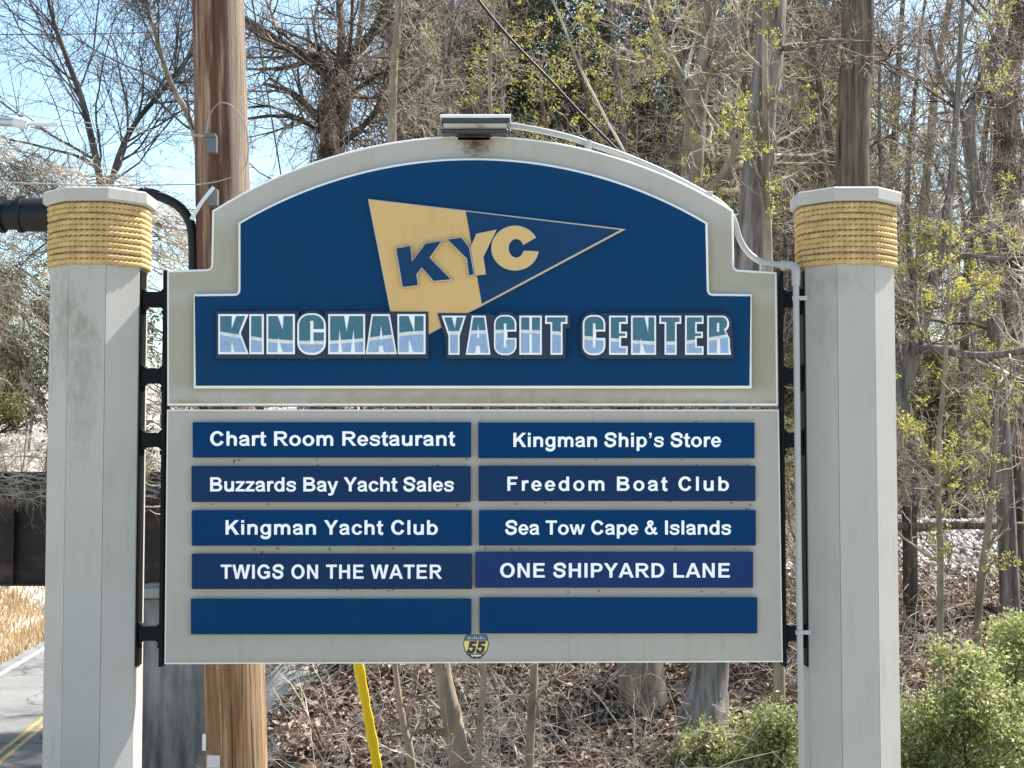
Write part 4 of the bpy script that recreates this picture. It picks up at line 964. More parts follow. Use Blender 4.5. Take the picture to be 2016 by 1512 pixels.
# ------------------------------------------------------------------ bridge, abutment, fence
YG = DEP(28.0)
br = empty('rail_bridge', (-12, YG, 1.4), 'dark rusty steel railway girder bridge spanning the road', 'bridge')
zt, zb = at(40, 930, YG).z, at(40, 1152, YG).z; gx0, gx1 = -24.0, -6.35
m = MB(); m.box(gx0, gx1, YG, YG + .04, zb, zt); m.build('girder', M['girder'], br)
m = MB(); m.box(gx0, gx1, YG - .22, YG + .26, zt - .035, zt); m.build('top_flange', M['girder'], br)
m = MB(); m.box(gx0, gx1, YG - .22, YG + .26, zb, zb + .04); m.build('bottom_flange', M['girder'], br)
m = MB(); m.box(gx0, gx1, YG - .03, YG, zb + .3, zb + .42); m.build('stringer', M['girder'], br)
for i in range(12):
    x = gx0 + .4 + i * 1.45; m = MB(); m.box(x, x + .03, YG - .16, YG, zb + .04, zt - .035); m.build('stiffener', M['girder'], br)
m = MB(); m.box(gx0, gx1, YG + .26, YG + 3.0, zt - .5, zt - .2); m.build('deck', M['girder'], br)
m = MB(); m.box(gx0, gx1, YG + 3.0, YG + 3.04, zb, zt); m.build('far_girder', M['girder'], br)
ab = empty('bridge_abutment', (-6, DEP(27.0), -4.3), 'stained concrete abutment under the end of the railway bridge', 'abutment')
YA = DEP(26.6)
zs = at(300, 1178, YA).z
m = MB(); m.box(at(262, 1300, YA).x, at(418, 1300, YA).x, YA, YA + 3.2, -4.8, zs, 0, .03); m.build('face_wall', M['concrete'], ab)
m = MB(); m.box(at(255, 1300, YA).x, at(424, 1300, YA).x, YA - .12, YA + 2.4, zs + .004, zs + .17, 0, .02); m.build('bridge_seat', M['lit_concrete'], ab)

fen = empty('timber_fence', at(1790, 1130, DEP(17.5)), 'old dark timber rail fence along the ballast, right of the sign', 'fence')
YFn = DEP(17.5)
m = MB(); a = at(1783, 1135, YFn); b = at(1806, 996, YFn); m.box(a.x, b.x, YFn, YFn + .14, a.z - 1.0, b.z, 0, .012); m.build('fence_post', M['bark_dark'], fen)
m = MB(); p0 = at(1690, 1033, YFn - .03); p1 = at(1806, 1038, YFn - .03); p2 = at(2120, 1038, YFn - .03)
m.tube([p0, p1, at(1900, 1034, YFn - .03), p2], 0.05, 7, smooth=False); m.build('rail', M['bark_brown'], fen)
m = MB(); a = at(2090, 1135, YFn); b = at(2112, 1000, YFn); m.box(a.x, b.x, YFn, YFn + .14, a.z - 1.0, b.z, 0, .012); m.build('fence_post', M['bark_dark'], fen)

# ------------------------------------------------------------------ trees
def tubes(nodes, radii, n):
    """nodes [N,K,3], radii [N,K] -> verts, quads of N open tubes"""
    N, K, _ = nodes.shape
    T = np.gradient(nodes, axis=1); T /= np.linalg.norm(T, axis=2, keepdims=True) + 1e-9
    ref = np.where(np.abs(T[..., 2:3]) > 0.93, np.array([1.0, 0, 0]), np.array([0, 0, 1.0]))
    A = np.cross(T, ref); A /= np.linalg.norm(A, axis=2, keepdims=True) + 1e-9; B = np.cross(T, A)
    c = 2 * np.pi * np.arange(n) / n
    V = nodes[:, :, None, :] + (A[:, :, None, :] * np.cos(c)[None, None, :, None] + B[:, :, None, :] * np.sin(c)[None, None, :, None]) * radii[:, :, None, None]
    idx = np.arange(N * K * n).reshape(N, K, n)
    q = np.stack([idx[:, :-1, :], np.roll(idx, -1, 2)[:, :-1, :], np.roll(idx, -1, 2)[:, 1:, :], idx[:, 1:, :]], -1)
    return V.reshape(-1, 3), q.reshape(-1, 4)
def tube_mesh(name, lst, m, smooth=True):
    Vs = []; Fs = []; b = 0
    for nodes, radii, n in lst:
        V, q = tubes(nodes, radii, n); Vs.append(V); Fs.append(q + b); b += len(V)
    return mesh_np(name, np.concatenate(Vs), np.concatenate(Fs), m, smooth)
def grow(r, P, D, L, R, K, wig, trop, taper=0.35):
    N = len(P); nodes = np.zeros((N, K + 1, 3)); nodes[:, 0] = P; D = D.copy(); p = P.copy()
    for k in range(K):
        D = D + r.normal(0, wig, (N, 3)) + np.asarray(trop) / K
        D /= np.linalg.norm(D, axis=1, keepdims=True); p = p + D * (L / K)[:, None]; nodes[:, k + 1] = p
    t = np.linspace(0, 1, K + 1)[None, :]; rad = R[:, None] * (1 - t * (1 - taper))
    return nodes, rad
def spawn(r, nodes, rad, n, t0, t1, ang, lr, rr, L, minr=0.0):
    N, K1, _ = nodes.shape; b = np.repeat(np.arange(N), n); M_ = len(b)
    t = r.uniform(t0, t1, M_) * (K1 - 1.001); i = t.astype(int); f = (t - i)[:, None]
    P = nodes[b, i] * (1 - f) + nodes[b, i + 1] * f
    T = nodes[b, i + 1] - nodes[b, i]; T /= np.linalg.norm(T, axis=1, keepdims=True) + 1e-9
    q = np.cross(T, r.normal(0, 1, (M_, 3))); q /= np.linalg.norm(q, axis=1, keepdims=True) + 1e-9
    a = np.radians(r.uniform(ang[0], ang[1], M_))[:, None]
    D = T * np.cos(a) + q * np.sin(a)
    ln = L[b] * r.uniform(lr[0], lr[1], M_) * (1.15 - 0.6 * t / K1)
    R = np.maximum(rad[b, i] * r.uniform(rr[0], rr[1], M_), minr)
    return P, D, ln, R
def cross_tree(r, trunk_nodes, trunk_rad, spec, base_len):
    """branch levels off a trunk; spec = list of (n, t0, t1, ang, lr, rr, K, wig, trop, sides, minr)"""
    out = []; nodes, rad = trunk_nodes, trunk_rad; L = np.full(len(nodes), base_len)
    for (n, t0, t1, ang, lr, rr, K, wig, trop, sides, minr) in spec:
        P, D, L2, R = spawn(r, nodes, rad, n, t0, t1, ang, lr, rr, L, minr)
        nodes, rad = grow(r, P, D, L2, R, K, wig, trop, 0.35); L = L2
        out.append((nodes, rad, sides))
    return out
def clusters(r, centers, k, spread, size, elong=1.0):
    """small leaf quads scattered about centres"""
    n = len(centers) * k; c = np.repeat(centers, k, 0) + r.normal(0, spread, (n, 3))
    a = r.normal(0, 1, (n, 3)); a /= np.linalg.norm(a, axis=1, keepdims=True); b = np.cross(a, r.normal(0, 1, (n, 3))); b /= np.linalg.norm(b, axis=1, keepdims=True) + 1e-9
    s = (size * r.uniform(0.6, 1.3, n))[:, None]
    V = np.stack([c - a * s * elong, c - b * s * 0.55, c + a * s * elong, c + b * s * 0.55], 1).reshape(-1, 3)
    return V, np.arange(n * 4).reshape(-1, 4)

def trunk_mesh(name, nodes, rad, m, n=18, rough=0.05, seed=0, ridge=9):
    r = np.random.default_rng(seed); N, K, _ = nodes.shape
    T = np.gradient(nodes, axis=1); T /= np.linalg.norm(T, axis=2, keepdims=True)
    ref = np.array([0.0, 1.0, 0.0]); A = np.cross(T, ref); A /= np.linalg.norm(A, axis=2, keepdims=True); B = np.cross(T, A)
    c = 2 * np.pi * np.arange(n) / n; s = np.arange(K)[:, None]
    d = 1 + rough * (np.sin(ridge * c[None] + s * .11 + r.uniform(0, 6)) * .6 + np.sin(3 * c[None] + s * .23 + r.uniform(0, 6)) * .7 + r.normal(0, .25, (K, n)))
    V = nodes[0][:, None] + (A[0][:, None] * np.cos(c)[None, :, None] + B[0][:, None] * np.sin(c)[None, :, None]) * (rad[0][:, None] * d)[..., None]
    idx = np.arange(K * n).reshape(K, n); rl = np.roll(idx, -1, 1)
    q = np.stack([idx[:-1], rl[:-1], rl[1:], idx[1:]], -1).reshape(-1, 4)
    return mesh_np(name, V.reshape(-1, 3), q, m, True)

SPEC_FINE = [  # limbs, branches, twigs, twiglets
 (16, .15, 1.0, (35, 75), (.28, .5), (.3, .5), 8, .16, (0, 0, .5), 5, .012),
 (7, .15, 1.0, (30, 70), (.35, .6), (.4, .6), 6, .18, (0, 0, .2), 4, .006),
 (6, .1, 1.0, (30, 75), (.35, .6), (.45, .7), 5, .2, (0, 0, .1), 3, .0036),
 (4, .1, 1.0, (30, 75), (.35, .65), (.5, .8), 3, .2, (0, 0, .1), 3, .0025)]

def tree_px(name, pts, d, m, twm, label, cat='tree', group=None, seed=0, spec=None, base_len=5.0, wig=0, sides=18, rough=.05, buds=0, ridge=9, up=4.0, t_lo=.3, dd=0.0, limbs=()):
    """a tree whose trunk passes where the photograph shows it, standing on the ground at distance d"""
    r = np.random.default_rng(seed); y = DEP(d)
    P = [np.array(at(px, py, y + dd * i)) for i, (px, py, wp) in enumerate(pts)]; R = [wp / F_PX * d / 2 for _, _, wp in pts]
    # reach down to the ground and up beyond
    g = float(H(P[0][0], P[0][1]))
    if P[0][2] > g - .2:
        dn = (P[0] - P[1]) / np.linalg.norm(P[0] - P[1]); dn[0] *= .5; kk = (P[0][2] - (g - .25)) / max(-dn[2], .3)
        P.insert(0, P[0] + dn * kk); P[0][2] = g - .25; R.insert(0, R[0] * 1.25)
    dr = P[-1] - P[-2]; dr = dr / np.linalg.norm(dr)
    if up > 0: P.append(P[-1] + (dr * .6 + np.array([0, 0, .5])) * up); R.append(R[-1] * .45)
    Q = spline_pts([tuple(p) + (q,) for p, q in zip(P, R)], 12); Q = np.array(Q); nodes = Q[None, :, :3]; rad = np.maximum(Q[None, :, 3], .006)
    root = empty(name, tuple(nodes[0, 0]), label, cat, group)
    link('trunk', trunk_mesh('trunk', nodes, rad, m, sides, rough, seed, ridge), root)
    for (lp, lw) in limbs:
        LP = np.array(spline_pts([tuple(at(a, b, y + c)) for a, b, c in lp], 8)); ln = LP[None]; lr = np.linspace(lw[0], lw[1], len(LP))[None] / F_PX * d / 2
        link('limb', trunk_mesh('limb', ln, lr, m, 10, rough, seed + 5, 3), root)
        tw = cross_tree(r, ln, lr, [(14, .1, 1.0, (30, 80), (.3, .6), (.25, .45), 6, .17, (0, 0, .3), 4, .006)] + (spec or SPEC_FINE)[2:], 2.2)
        link('twigs', tube_mesh('twigs', tw, twm), root)
    if spec != []:
        sp = spec or SPEC_FINE; sp = [tuple([sp[0][0], t_lo] + list(sp[0][2:]))] + list(sp[1:])
        tw = cross_tree(r, nodes, rad, sp, base_len)
        link('branches', tube_mesh('branches', tw[:2], m if twm is not M['twig_backlit'] else twm), root)
        if len(tw) > 2: link('twigs', tube_mesh('twigs', tw[2:], twm), root)
        if buds:
            ends = tw[-1][0][:, -1]; sel = ends[r.random(len(ends)) < buds]
            # flowers sit in loose bunches, not evenly
            key = np.sin(sel[:, 0] * 2.3 + seed) * np.sin(sel[:, 2] * 2.9 + 1) ; sel = sel[key > -.05]
            if len(sel): V, q = clusters(r, sel, 20, .024, .0135); tag(link('blossom', mesh_np('blossom', V, q, M['buds']), root), kind='stuff')
    return root

SP_A = [(18, .3, 1.0, (40, 85), (.28, .6), (.14, .28), 8, .17, (0, 0, .3), 4, .009),
        (7, .1, 1.0, (30, 75), (.35, .7), (.4, .6), 6, .2, (0, 0, .1), 3, .0045),
        (6, .1, 1.0, (30, 80), (.35, .7), (.45, .7), 4, .22, (0, 0, 0), 3, .003),
        (2, .1, 1.0, (30, 80), (.4, .8), (.5, .8), 2, .22, (0, 0, 0), 3, .0024)]
SP_R = [(7, .3, 1.0, (50, 85), (.25, .5), (.12, .25), 8, .17, (0, 0, .2), 4, .009)] + SP_A[1:]
SP_S = [(14, .3, 1.0, (25, 70), (.2, .45), (.3, .5), 7, .14, (0, 0, .4), 4, .006),
        (6, .1, 1.0, (30, 70), (.35, .6), (.45, .7), 5, .18, (0, 0, .2), 3, .004),
        (4, .1, 1.0, (30, 75), (.35, .6), (.5, .8), 4, .2, (0, 0, .1), 3, .0026)]
SP_T = [(22, .05, 1.0, (25, 60), (.35, .8), (.3, .5), 10, .12, (0, 0, .5), 4, .007),
        (7, .1, 1.0, (25, 65), (.45, .8), (.45, .65), 7, .16, (0, 0, .2), 3, .0045),
        (6, .1, 1.0, (30, 75), (.4, .75), (.5, .75), 5, .2, (0, 0, .1), 3, .0034),
        (2, .1, 1.0, (30, 75), (.4, .8), (.5, .8), 2, .2, (0, 0, .1), 3, .0028)]
# -- trees one can pick out
tree_px('dead_trunk_tree', [(1385, 1440, 100), (1400, 1290, 66), (1438, 900, 62), (1478, 480, 60), (1500, 220, 56), (1522, 0, 52)], 12.6, M['bark_grey'], M['twig_tan'], 'tall weathered grey trunk leaning right, behind the right of the arch', seed=1, spec=SP_R, base_len=3.5, rough=.09, up=5, t_lo=.8)
tree_px('ridged_tree', [(1672, 900, 72), (1678, 380, 68), (1684, 160, 64), (1690, 0, 62)], 14.5, M['bark_brown'], M['twig_red'], 'thick dark brown trunk with furrowed bark rising above the right post', seed=2, spec=SP_R, base_len=3.5, rough=.07, up=5, ridge=13, t_lo=.7)
tree_px('maple_tree', [(1318, 1500, 66), (1262, 1330, 92), (1275, 1000, 60), (1340, 600, 48), (1362, 330, 44), (1374, 190, 40), (1395, 60, 26)], 15.2, M['bark_smooth'], M['twig_tan'], 'crooked brown maple with yellow-green flowers above the right of the arch', seed=3, spec=SP_A, base_len=4.2, buds=.30, up=3, t_lo=.4,
        limbs=[([(1370, 215, 0), (1330, 130, .2), (1290, 60, .5), (1265, -40, .9)], (22, 8)), ([(1380, 150, 0), (1440, 120, -.3), (1500, 100, -.6), (1600, 60, -.8)], (16, 5)), ([(1352, 420, 0), (1410, 360, -.3), (1440, 310, -.4), (1462, 230, -.4)], (26, 14))])
tree_px('sapling', [(905, 1512, 42), (892, 1420, 40), (872, 1330, 34), (860, 1200, 28), (840, 900, 20)], 11.5, M['bark_smooth'], M['twig_tan'], 'leaning smooth-barked sapling below the number sticker', 'sapling', seed=4, spec=SP_S, base_len=1.6, up=1.4, sides=12, rough=.03, t_lo=.2)
tree_px('sapling', [(941, 1512, 13), (947, 1400, 13), (953, 1300, 12), (958, 900, 9)], 11.2, M['bark_smooth'], M['twig_tan'], 'thin straight grey stem just right of the leaning sapling', 'sapling', seed=5, spec=SP_S[1:], base_len=.9, up=1, sides=10, rough=.03, t_lo=.1)
tree_px('sapling', [(1042, 1512, 17), (1047, 1400, 17), (1052, 1300, 15), (1060, 900, 12)], 11.8, M['bark_smooth'], M['twig_tan'], 'slim upright stem midway along the underside of the sign', 'sapling', seed=6, spec=SP_S[1:], base_len=.9, up=1, sides=10, rough=.03, t_lo=.1)
tree_px('sapling', [(812, 1512, 16), (795, 1430, 14), (780, 1330, 11), (770, 1200, 9)], 11.0, M['bark_smooth'], M['vine'], 'thin leaning stem right beside the yellow wire guard', 'sapling', seed=7, spec=SP_S[1:], base_len=.9, up=.8, sides=8, rough=.03, t_lo=.1)
tree_px('gnarled_tree', [(648, 900, 56), (650, 400, 50), (655, 260, 44), (662, 170, 42), (690, 110, 26), (745, 40, 16)], 21.0, M['bark_dark'], M['twig_red'], 'gnarled dark tree with vine-laden limbs between utility pole and light', seed=8, spec=SP_A, base_len=5.5, up=2.5, t_lo=.35,
        limbs=[([(660, 165, 0), (620, 120, .2), (570, 96, .5), (490, 45, .8), (440, 10, 1.2)], (30, 16)), ([(655, 260, 0), (610, 215, .3), (570, 180, .4), (520, 165, .8)], (20, 8)), ([(665, 160, 0), (672, 80, .2), (668, 0, .5), (672, -60, .6)], (20, 9)), ([(652, 300, 0), (700, 262, -.3), (740, 215, -.5), (765, 130, -.5)], (14, 6))])
tree_px('slender_tree', [(770, 600, 22), (772, 270, 18), (776, 120, 16), (785, 0, 14)], 17.0, M['bark_smooth'], M['twig_tan'], 'slender straight trunk left of the light fixture', seed=9, spec=SP_A, base_len=3.0, up=3, sides=10, t_lo=.4)
tree_px('slender_tree', [(1000, 500, 10), (968, 250, 8), (965, 100, 7), (972, 0, 6)], 14.0, M['bark_smooth'], M['twig_tan'], 'very thin upright stem directly above the light fixture', seed=10, spec=SP_S, base_len=1.5, up=2, sides=8, t_lo=.4)
tree_px('slender_tree', [(1525, 900, 20), (1512, 480, 17), (1507, 250, 14), (1505, 0, 11)], 12.2, M['bark_smooth'], M['twig_tan'], 'thin brown stem standing in front of the weathered grey trunk', seed=11, spec=SP_S, base_len=2.0, up=2, sides=10, t_lo=.4, buds=.25)
tree_px('forked_tree', [(1975, 900, 34), (1945, 480, 30), (1922, 380, 28), (1908, 250, 26), (1925, 190, 20), (1955, 90, 16), (1985, 20, 12)], 16.0, M['bark_grey'], M['twig_red'], 'mossy grey forked tree right of the right post cap', seed=12, spec=SP_A, base_len=3.5, up=2, sides=12, t_lo=.35, limbs=[([(1908, 255, 0), (1880, 200, .2), (1850, 140, .4), (1830, 60, .6)], (16, 8))])
tree_px('vine_covered_tree', [(1995, 1100, 44), (1988, 600, 42), (1978, 300, 46), (1996, 100, 36), (2006, 0, 30)], 19.0, M['bark_dark'], M['twig_tan'], 'dark vine-covered trunk at the right edge of the wood', seed=13, spec=SP_A, base_len=4.5, up=3, t_lo=.25)
tree_px('leaning_tree', [(1745, 900, 34), (1800, 690, 32), (1836, 560, 26), (1862, 430, 20), (1878, 300, 14)], 15.0, M['bark_grey'], M['twig_tan'], 'grey trunk leaning right beside the right post', seed=14, spec=SP_A, base_len=2.6, up=2, sides=12, t_lo=.35, buds=.3,
        limbs=[([(1800, 690, 0), (1850, 688, -.6), (1920, 700, -1.2), (2016, 690, -1.8), (2100, 660, -2)], (20, 9)), ([(1840, 540, 0), (1890, 505, -.3), (1950, 508, -.5), (2040, 512, -.8)], (13, 6))])
tree_px('sapling', [(1850, 1300, 14), (1852, 1100, 13), (1846, 900, 11), (1862, 700, 8)], 12.4, M['bark_smooth'], M['twig_tan'], 'thin flowering sapling between the right post and the right edge', 'sapling', seed=77, spec=SP_S, base_len=2.6, up=1.2, sides=10, rough=.03, t_lo=.3, buds=.5)
tree_px('sapling', [(1925, 1230, 17), (1935, 1120, 16), (1950, 1000, 13), (1960, 860, 10)], 15.0, M['bark_smooth'], M['twig_tan'], 'young grey sapling before the white ballast, right of the fence post', 'sapling', seed=15, spec=SP_S, base_len=2.4, up=1.2, sides=10, t_lo=.35, buds=.4)
G2 = 'bare dark trees standing against the sky above the left post'
tree_px('bare_tree', [(215, 500, 17), (200, 370, 15), (165, 210, 13), (130, 110, 10), (95, 0, 7)], 19.0, M['twig_backlit'], M['twig_backlit'], 'dark bare tree leaning left above the left post cap', seed=16, spec=SP_T, base_len=3.6, up=1.5, sides=8, group=G2, t_lo=.25)
tree_px('bare_tree', [(212, 500, 14), (222, 350, 12), (262, 250, 11), (330, 165, 9), (400, 60, 6)], 19.6, M['twig_backlit'], M['twig_backlit'], 'dark bare tree leaning right above the left post cap', seed=17, spec=SP_T, base_len=3.6, up=1.5, sides=8, group=G2, t_lo=.25)
tree_px('bare_tree', [(420, 500, 18), (385, 270, 14), (335, 160, 11), (305, 60, 9), (290, 0, 7)], 18.0, M['bark_smooth'], M['twig_backlit'], 'bare tree leaning left out from behind the utility pole', seed=18, spec=SP_T, base_len=3.2, up=1.5, sides=8, group=G2, t_lo=.25)

# -- filler wood: four kinds, copied as whole trees
def base_tree(seed, hgt, r0, m, twm, spec, lean=.03, flower=0):
    r = np.random.default_rng(seed)
    nodes, rad = grow(r, np.zeros((1, 3)), np.array([[r.normal(0, .04), r.normal(0, .04), 1.0]]), np.array([hgt]), np.array([r0]), 26, lean, (0, 0, .3), .2)
    tw = cross_tree(r, nodes, rad, spec, hgt * .55)
    out = [trunk_mesh('trunk', nodes, rad, m, 10, .05, seed, 5), tube_mesh('branches', tw[:2], m), tube_mesh('twigs', tw[2:], twm)]
    if flower:
        ends = tw[-1][0][:, -1]; ends = ends[r.random(len(ends)) < flower]; V, q = clusters(r, ends, 9, .028, .017); out.append(mesh_np('blossom', V, q, M['buds']))
    return out
SP_F = [(20, .25, 1.0, (35, 75), (.3, .6), (.18, .32), 8, .15, (0, 0, .5), 4, .010),
        (6, .1, 1.0, (30, 75), (.35, .65), (.4, .6), 6, .18, (0, 0, .1), 3, .006),
        (6, .1, 1.0, (30, 80), (.35, .65), (.45, .7), 4, .2, (0, 0, .1), 3, .004),
        (2, .1, 1.0, (30, 80), (.4, .75), (.5, .8), 2, .22, (0, 0, .1), 3, .0034)]
SP_L = [(24, .08, .95, (40, 90), (.3, .6), (.3, .5), 8, .18, (0, 0, .2), 4, .008),
        (6, .1, 1.0, (30, 75), (.35, .65), (.4, .6), 6, .2, (0, 0, .1), 3, .005),
        (5, .1, 1.0, (30, 80), (.35, .65), (.45, .7), 4, .2, (0, 0, .1), 3, .0036),
        (2, .1, 1.0, (30, 80), (.4, .75), (.5, .8), 2, .22, (0, 0, .1), 3, .003)]
KINDS = [base_tree(101, 11, .13, M['bark_brown'], M['twig_red'], SP_F), base_tree(102, 9.5, .09, M['bark_grey'], M['twig_tan'], SP_F),
         base_tree(103, 5.5, .06, M['bark_smooth'], M['twig_tan'], SP_L, .06), base_tree(104, 4.0, .05, M['bark_smooth'], M['twig_red'], SP_L, .08),
         base_tree(105, 5.0, .045, M['bark_smooth'], M['twig_tan'], SP_L[:3], .07, .55)]
NM = [('woodland_tree', 'tall bare brown tree in the wood behind the railway bank', 'tall bare brown trees in the wood'), ('woodland_tree', 'tall bare grey tree in the wood behind the railway bank', 'tall bare grey trees in the wood'),
      ('understory_tree', 'small bushy bare tree with tan twigs in the wood', 'small tan-twigged trees in the wood'), ('understory_tree', 'low bushy bare tree with reddish twigs in the wood', 'low reddish-twigged trees in the wood'), ('flowering_tree', 'small yellow-flowering tree in the wood', 'flowering trees')]
def spot(x, y):
    d = y - CAM.y; px = 1008 + x / d * F_PX; far = 'deep in the wood' if d > 40 else 'near the track'
    w_ = ('left of the pole' if px < 420 else 'between pole and pennant' if px < 720 else 'just left of the light fixture' if px < 930 else
          'right of the light fixture' if px < 1180 else 'above the sign shoulder' if px < 1480 else 'behind the right post' if px < 1770 else 'right of the right post')
    return far + ' ' + w_
def place_tree(k, x, y, rz, s):
    nm, lb, g = NM[k]; lb = ('tall brown tree', 'tall grey tree', 'small tan-twigged tree', 'low reddish-twigged tree', 'small yellow-flowering tree')[k] + ' ' + spot(x, y); g = lb.replace(' tree ', ' trees ', 1)
    root = bpy.data.objects.new(nm, None); C.objects.link(root); root.location = (x, y, float(H(x, y)) - .1); root.rotation_euler = (0, 0, rz); root.scale = (s, s, s)
    tag(root, lb, 'tree', g)
    for me in KINDS[k]:
        o = bpy.data.objects.new(me.name.split('.')[0], me); C.objects.link(o); o.parent = root
        if o.name.startswith('blossom'): o['kind'] = 'stuff'
rr = random.Random(11)
def in_left_sky(x, d, hgt):
    px = 1008 + x / d * F_PX; return px < 420
for i in range(88):
    d = rr.choice([rr.uniform(24, 32), rr.uniform(30, 46), rr.uniform(44, 75)]); lim = .36
    x = rr.uniform(-lim, lim * 1.05) * d; px = 1008 + x / d * F_PX
    if -16.5 < x < -5.2 and d < 60: continue
    k = rr.choice([0, 0, 1, 1, 2, 3])
    if px < 430 and (d < 34 or rr.random() < .25): continue
    place_tree(k, x, DEP(d), rr.uniform(0, 6.28), rr.uniform(.85, 1.15))
for i in range(46):   # understory on the bank, in front of the track and beside it
    d = rr.uniform(16.5, 27); px = rr.uniform(560, 2150); x = (px - 1008) / F_PX * d
    if 1740 < px and d < 23.5: continue
    place_tree(rr.choice([2, 3, 4]) if px > 1000 else rr.choice([2, 3]), x, DEP(d), rr.uniform(0, 6.28), rr.uniform(.55, .95))
for i in range(84):   # the dense middle of the wood
    d = rr.choice([rr.uniform(25, 34), rr.uniform(32, 48), rr.uniform(44, 66)]); px = rr.uniform(860, 1790); k = rr.choice([0, 1, 2, 3, 4, 4])
    place_tree(k, (px - 1008) / F_PX * d, DEP(d), rr.uniform(0, 6.28), rr.uniform(1.05, 1.35) * (1 if k < 2 else 1.6))
for i in range(16):   # far bank of the road
    d = rr.uniform(50, 66); x = road_x(d) - rr.uniform(5.2, 9.5); place_tree(rr.choice([2, 3]), x, DEP(d), rr.uniform(0, 6.28), rr.uniform(.9, 1.4))
for i in range(22):
    d = rr.uniform(62, 85); px = rr.uniform(-80, 440); place_tree(rr.choice([0, 1, 2, 3]), (px - 1008) / F_PX * d, DEP(d), rr.uniform(0, 6.28), rr.uniform(.7, .95))

# -- evergreens
def evergreen(name, x, y, hgt, rad, m, label, seed, n=5000, k=9, size=.045, spread=.07, twm=None, shape=1.0, z0=.05, lift=0):
    r = np.random.default_rng(seed); g = float(H(x, y)) + lift
    root = empty(name, (x, y, g), label, 'tree' if hgt > 3 else 'bush')
    nodes, rd = grow(r, np.array([[x, y, g - .1]]), np.array([[0, 0, 1.0]]), np.array([hgt * .95]), np.array([max(.02, hgt * .014)]), 14, .03, (0, 0, .2), .15)
    link('trunk', trunk_mesh('trunk', nodes, rd, M['bark_brown'], 8, .05, seed, 4), root)
    nb = int(60 + hgt * 10)
    P, D, L, R = spawn(r, nodes, rd, nb, z0, 1.0, (50, 85), (1, 1), (.3, .5), np.array([1.0]), .006)
    tt = (P[:, 2] - g) / hgt; L = rad * (1 - np.clip(tt, 0, 1) ** 1.3 * .85) * r.uniform(.6, 1.1, len(P)) * shape
    br_, brr = grow(r, P, D, L, R, 7, .12, (0, 0, .35), .3)
    P2, D2, L2, R2 = spawn(r, br_, brr, 6, .15, 1, (30, 65), (.25, .5), (.5, .7), L, .004); b2, r2_ = grow(r, P2, D2, L2, R2, 4, .12, (0, 0, .1), .4)
    link('branches', tube_mesh('branches', [(br_, brr, 4), (b2, r2_, 3)], twm or M['bark_brown']), root)
    allb = np.concatenate([br_[:, 2:].reshape(-1, 3), b2[:, 1:].reshape(-1, 3), b2[:, 1:].reshape(-1, 3)])
    c = allb[r.integers(0, len(allb), n)] + r.normal(0, spread * .5, (n, 3))
    key = np.sin(c[:, 0] * 5 + seed) * np.sin(c[:, 2] * 6 + 2) * np.sin(c[:, 1] * 4); c = c[key > -.35]
    V, q = clusters(r, c, k, spread, size, 1.3)
    tag(link('foliage', mesh_np('foliage', V, q, m), root), kind='stuff')
    return root
ced = evergreen('cedar_tree', *(lambda p: (p.x, p.y))(at(950, 900, DEP(30))), 12.5, 2.6, M['cedar'], 'dark green cedar showing behind the light fixture', 21, 6000, 12, .032, .14, z0=.15)
for px, d, rz, sc_2, lb in ((1065, 33, 2.1, 1.05, 'dark cedar just right of the light fixture, deep in the wood'), (1190, 37, 4.0, 1.15, 'dark cedar right of the black cable, deep in the wood'),
                            (1300, 33, 5.2, .95, 'dark cedar behind the crooked maple'), (1600, 40, 1.0, 1.1, 'dark cedar between the grey trunk and the furrowed trunk'), (850, 38, 3.0, .95, 'dark cedar left of the light fixture')):
    c_ = bpy.data.objects.new('cedar_tree', None); C.objects.link(c_); x_ = (px - 1008) / F_PX * d
    c_.location = (x_, DEP(d), float(H(x_, DEP(d)))); c_.rotation_euler = (0, 0, rz); c_.scale = (sc_2 * 1.25, sc_2 * 1.25, sc_2 * 1.45); tag(c_, lb, 'tree')
    for ch in ced.children:
        o = ch.copy(); C.objects.link(o); o.parent = c_; o.location = ch.location
evergreen('evergreen_bush', *(lambda p: (p.x, p.y))(at(1900, 900, DEP(11.6))), 1.55, .95, M['juniper'], 'bright green bush right of the conduit-side post', 23, 4300, 8, .016, .048, z0=.02, shape=1.1)
evergreen('evergreen_bush', *(lambda p: (p.x, p.y))(at(2060, 900, DEP(12.6))), 1.62, 1.0, M['juniper'], 'bright green bush cut by the right edge of the view', 27, 3300, 8, .016, .050, z0=.02, shape=1.1)
evergreen('evergreen_bush', *(lambda p: (p.x, p.y))(at(1500, 900, DEP(11.9))), 1.22, .7, M['juniper'], 'green bush below the right corner of the sign', 24, 1700, 8, .015, .045, z0=.02, shape=1.0)
evergreen('evergreen_bush', *(lambda p: (p.x, p.y))(at(1390, 900, DEP(12.2))), .85, .55, M['juniper'], 'low sparse green bush at the foot of the grey trunk', 28, 700, 8, .016, .03, z0=.02)
evergreen('evergreen_tree', *(lambda p: (p.x, p.y))(at(125, 900, DEP(19))), 9.0, 1.9, M['olive'], 'olive green evergreen rising behind the left post', 25, 3200, 8, .026, .08, z0=.83, shape=1.2)
evergreen('evergreen_tree', *(lambda p: (p.x, p.y))(at(235, 900, DEP(22))), 7.6, 1.5, M['olive'], 'olive evergreen glimpsed between the left post and the sign', 29, 3000, 8, .03, .07, z0=.74, shape=1.2)
evergreen('evergreen_tree', *(lambda p: (p.x, p.y))(at(-50, 900, DEP(26))), 9.5, 2.0, M['olive'], 'olive evergreen at the left edge above the railway girder', 30, 3400, 8, .03, .08, z0=.72, shape=1.2)
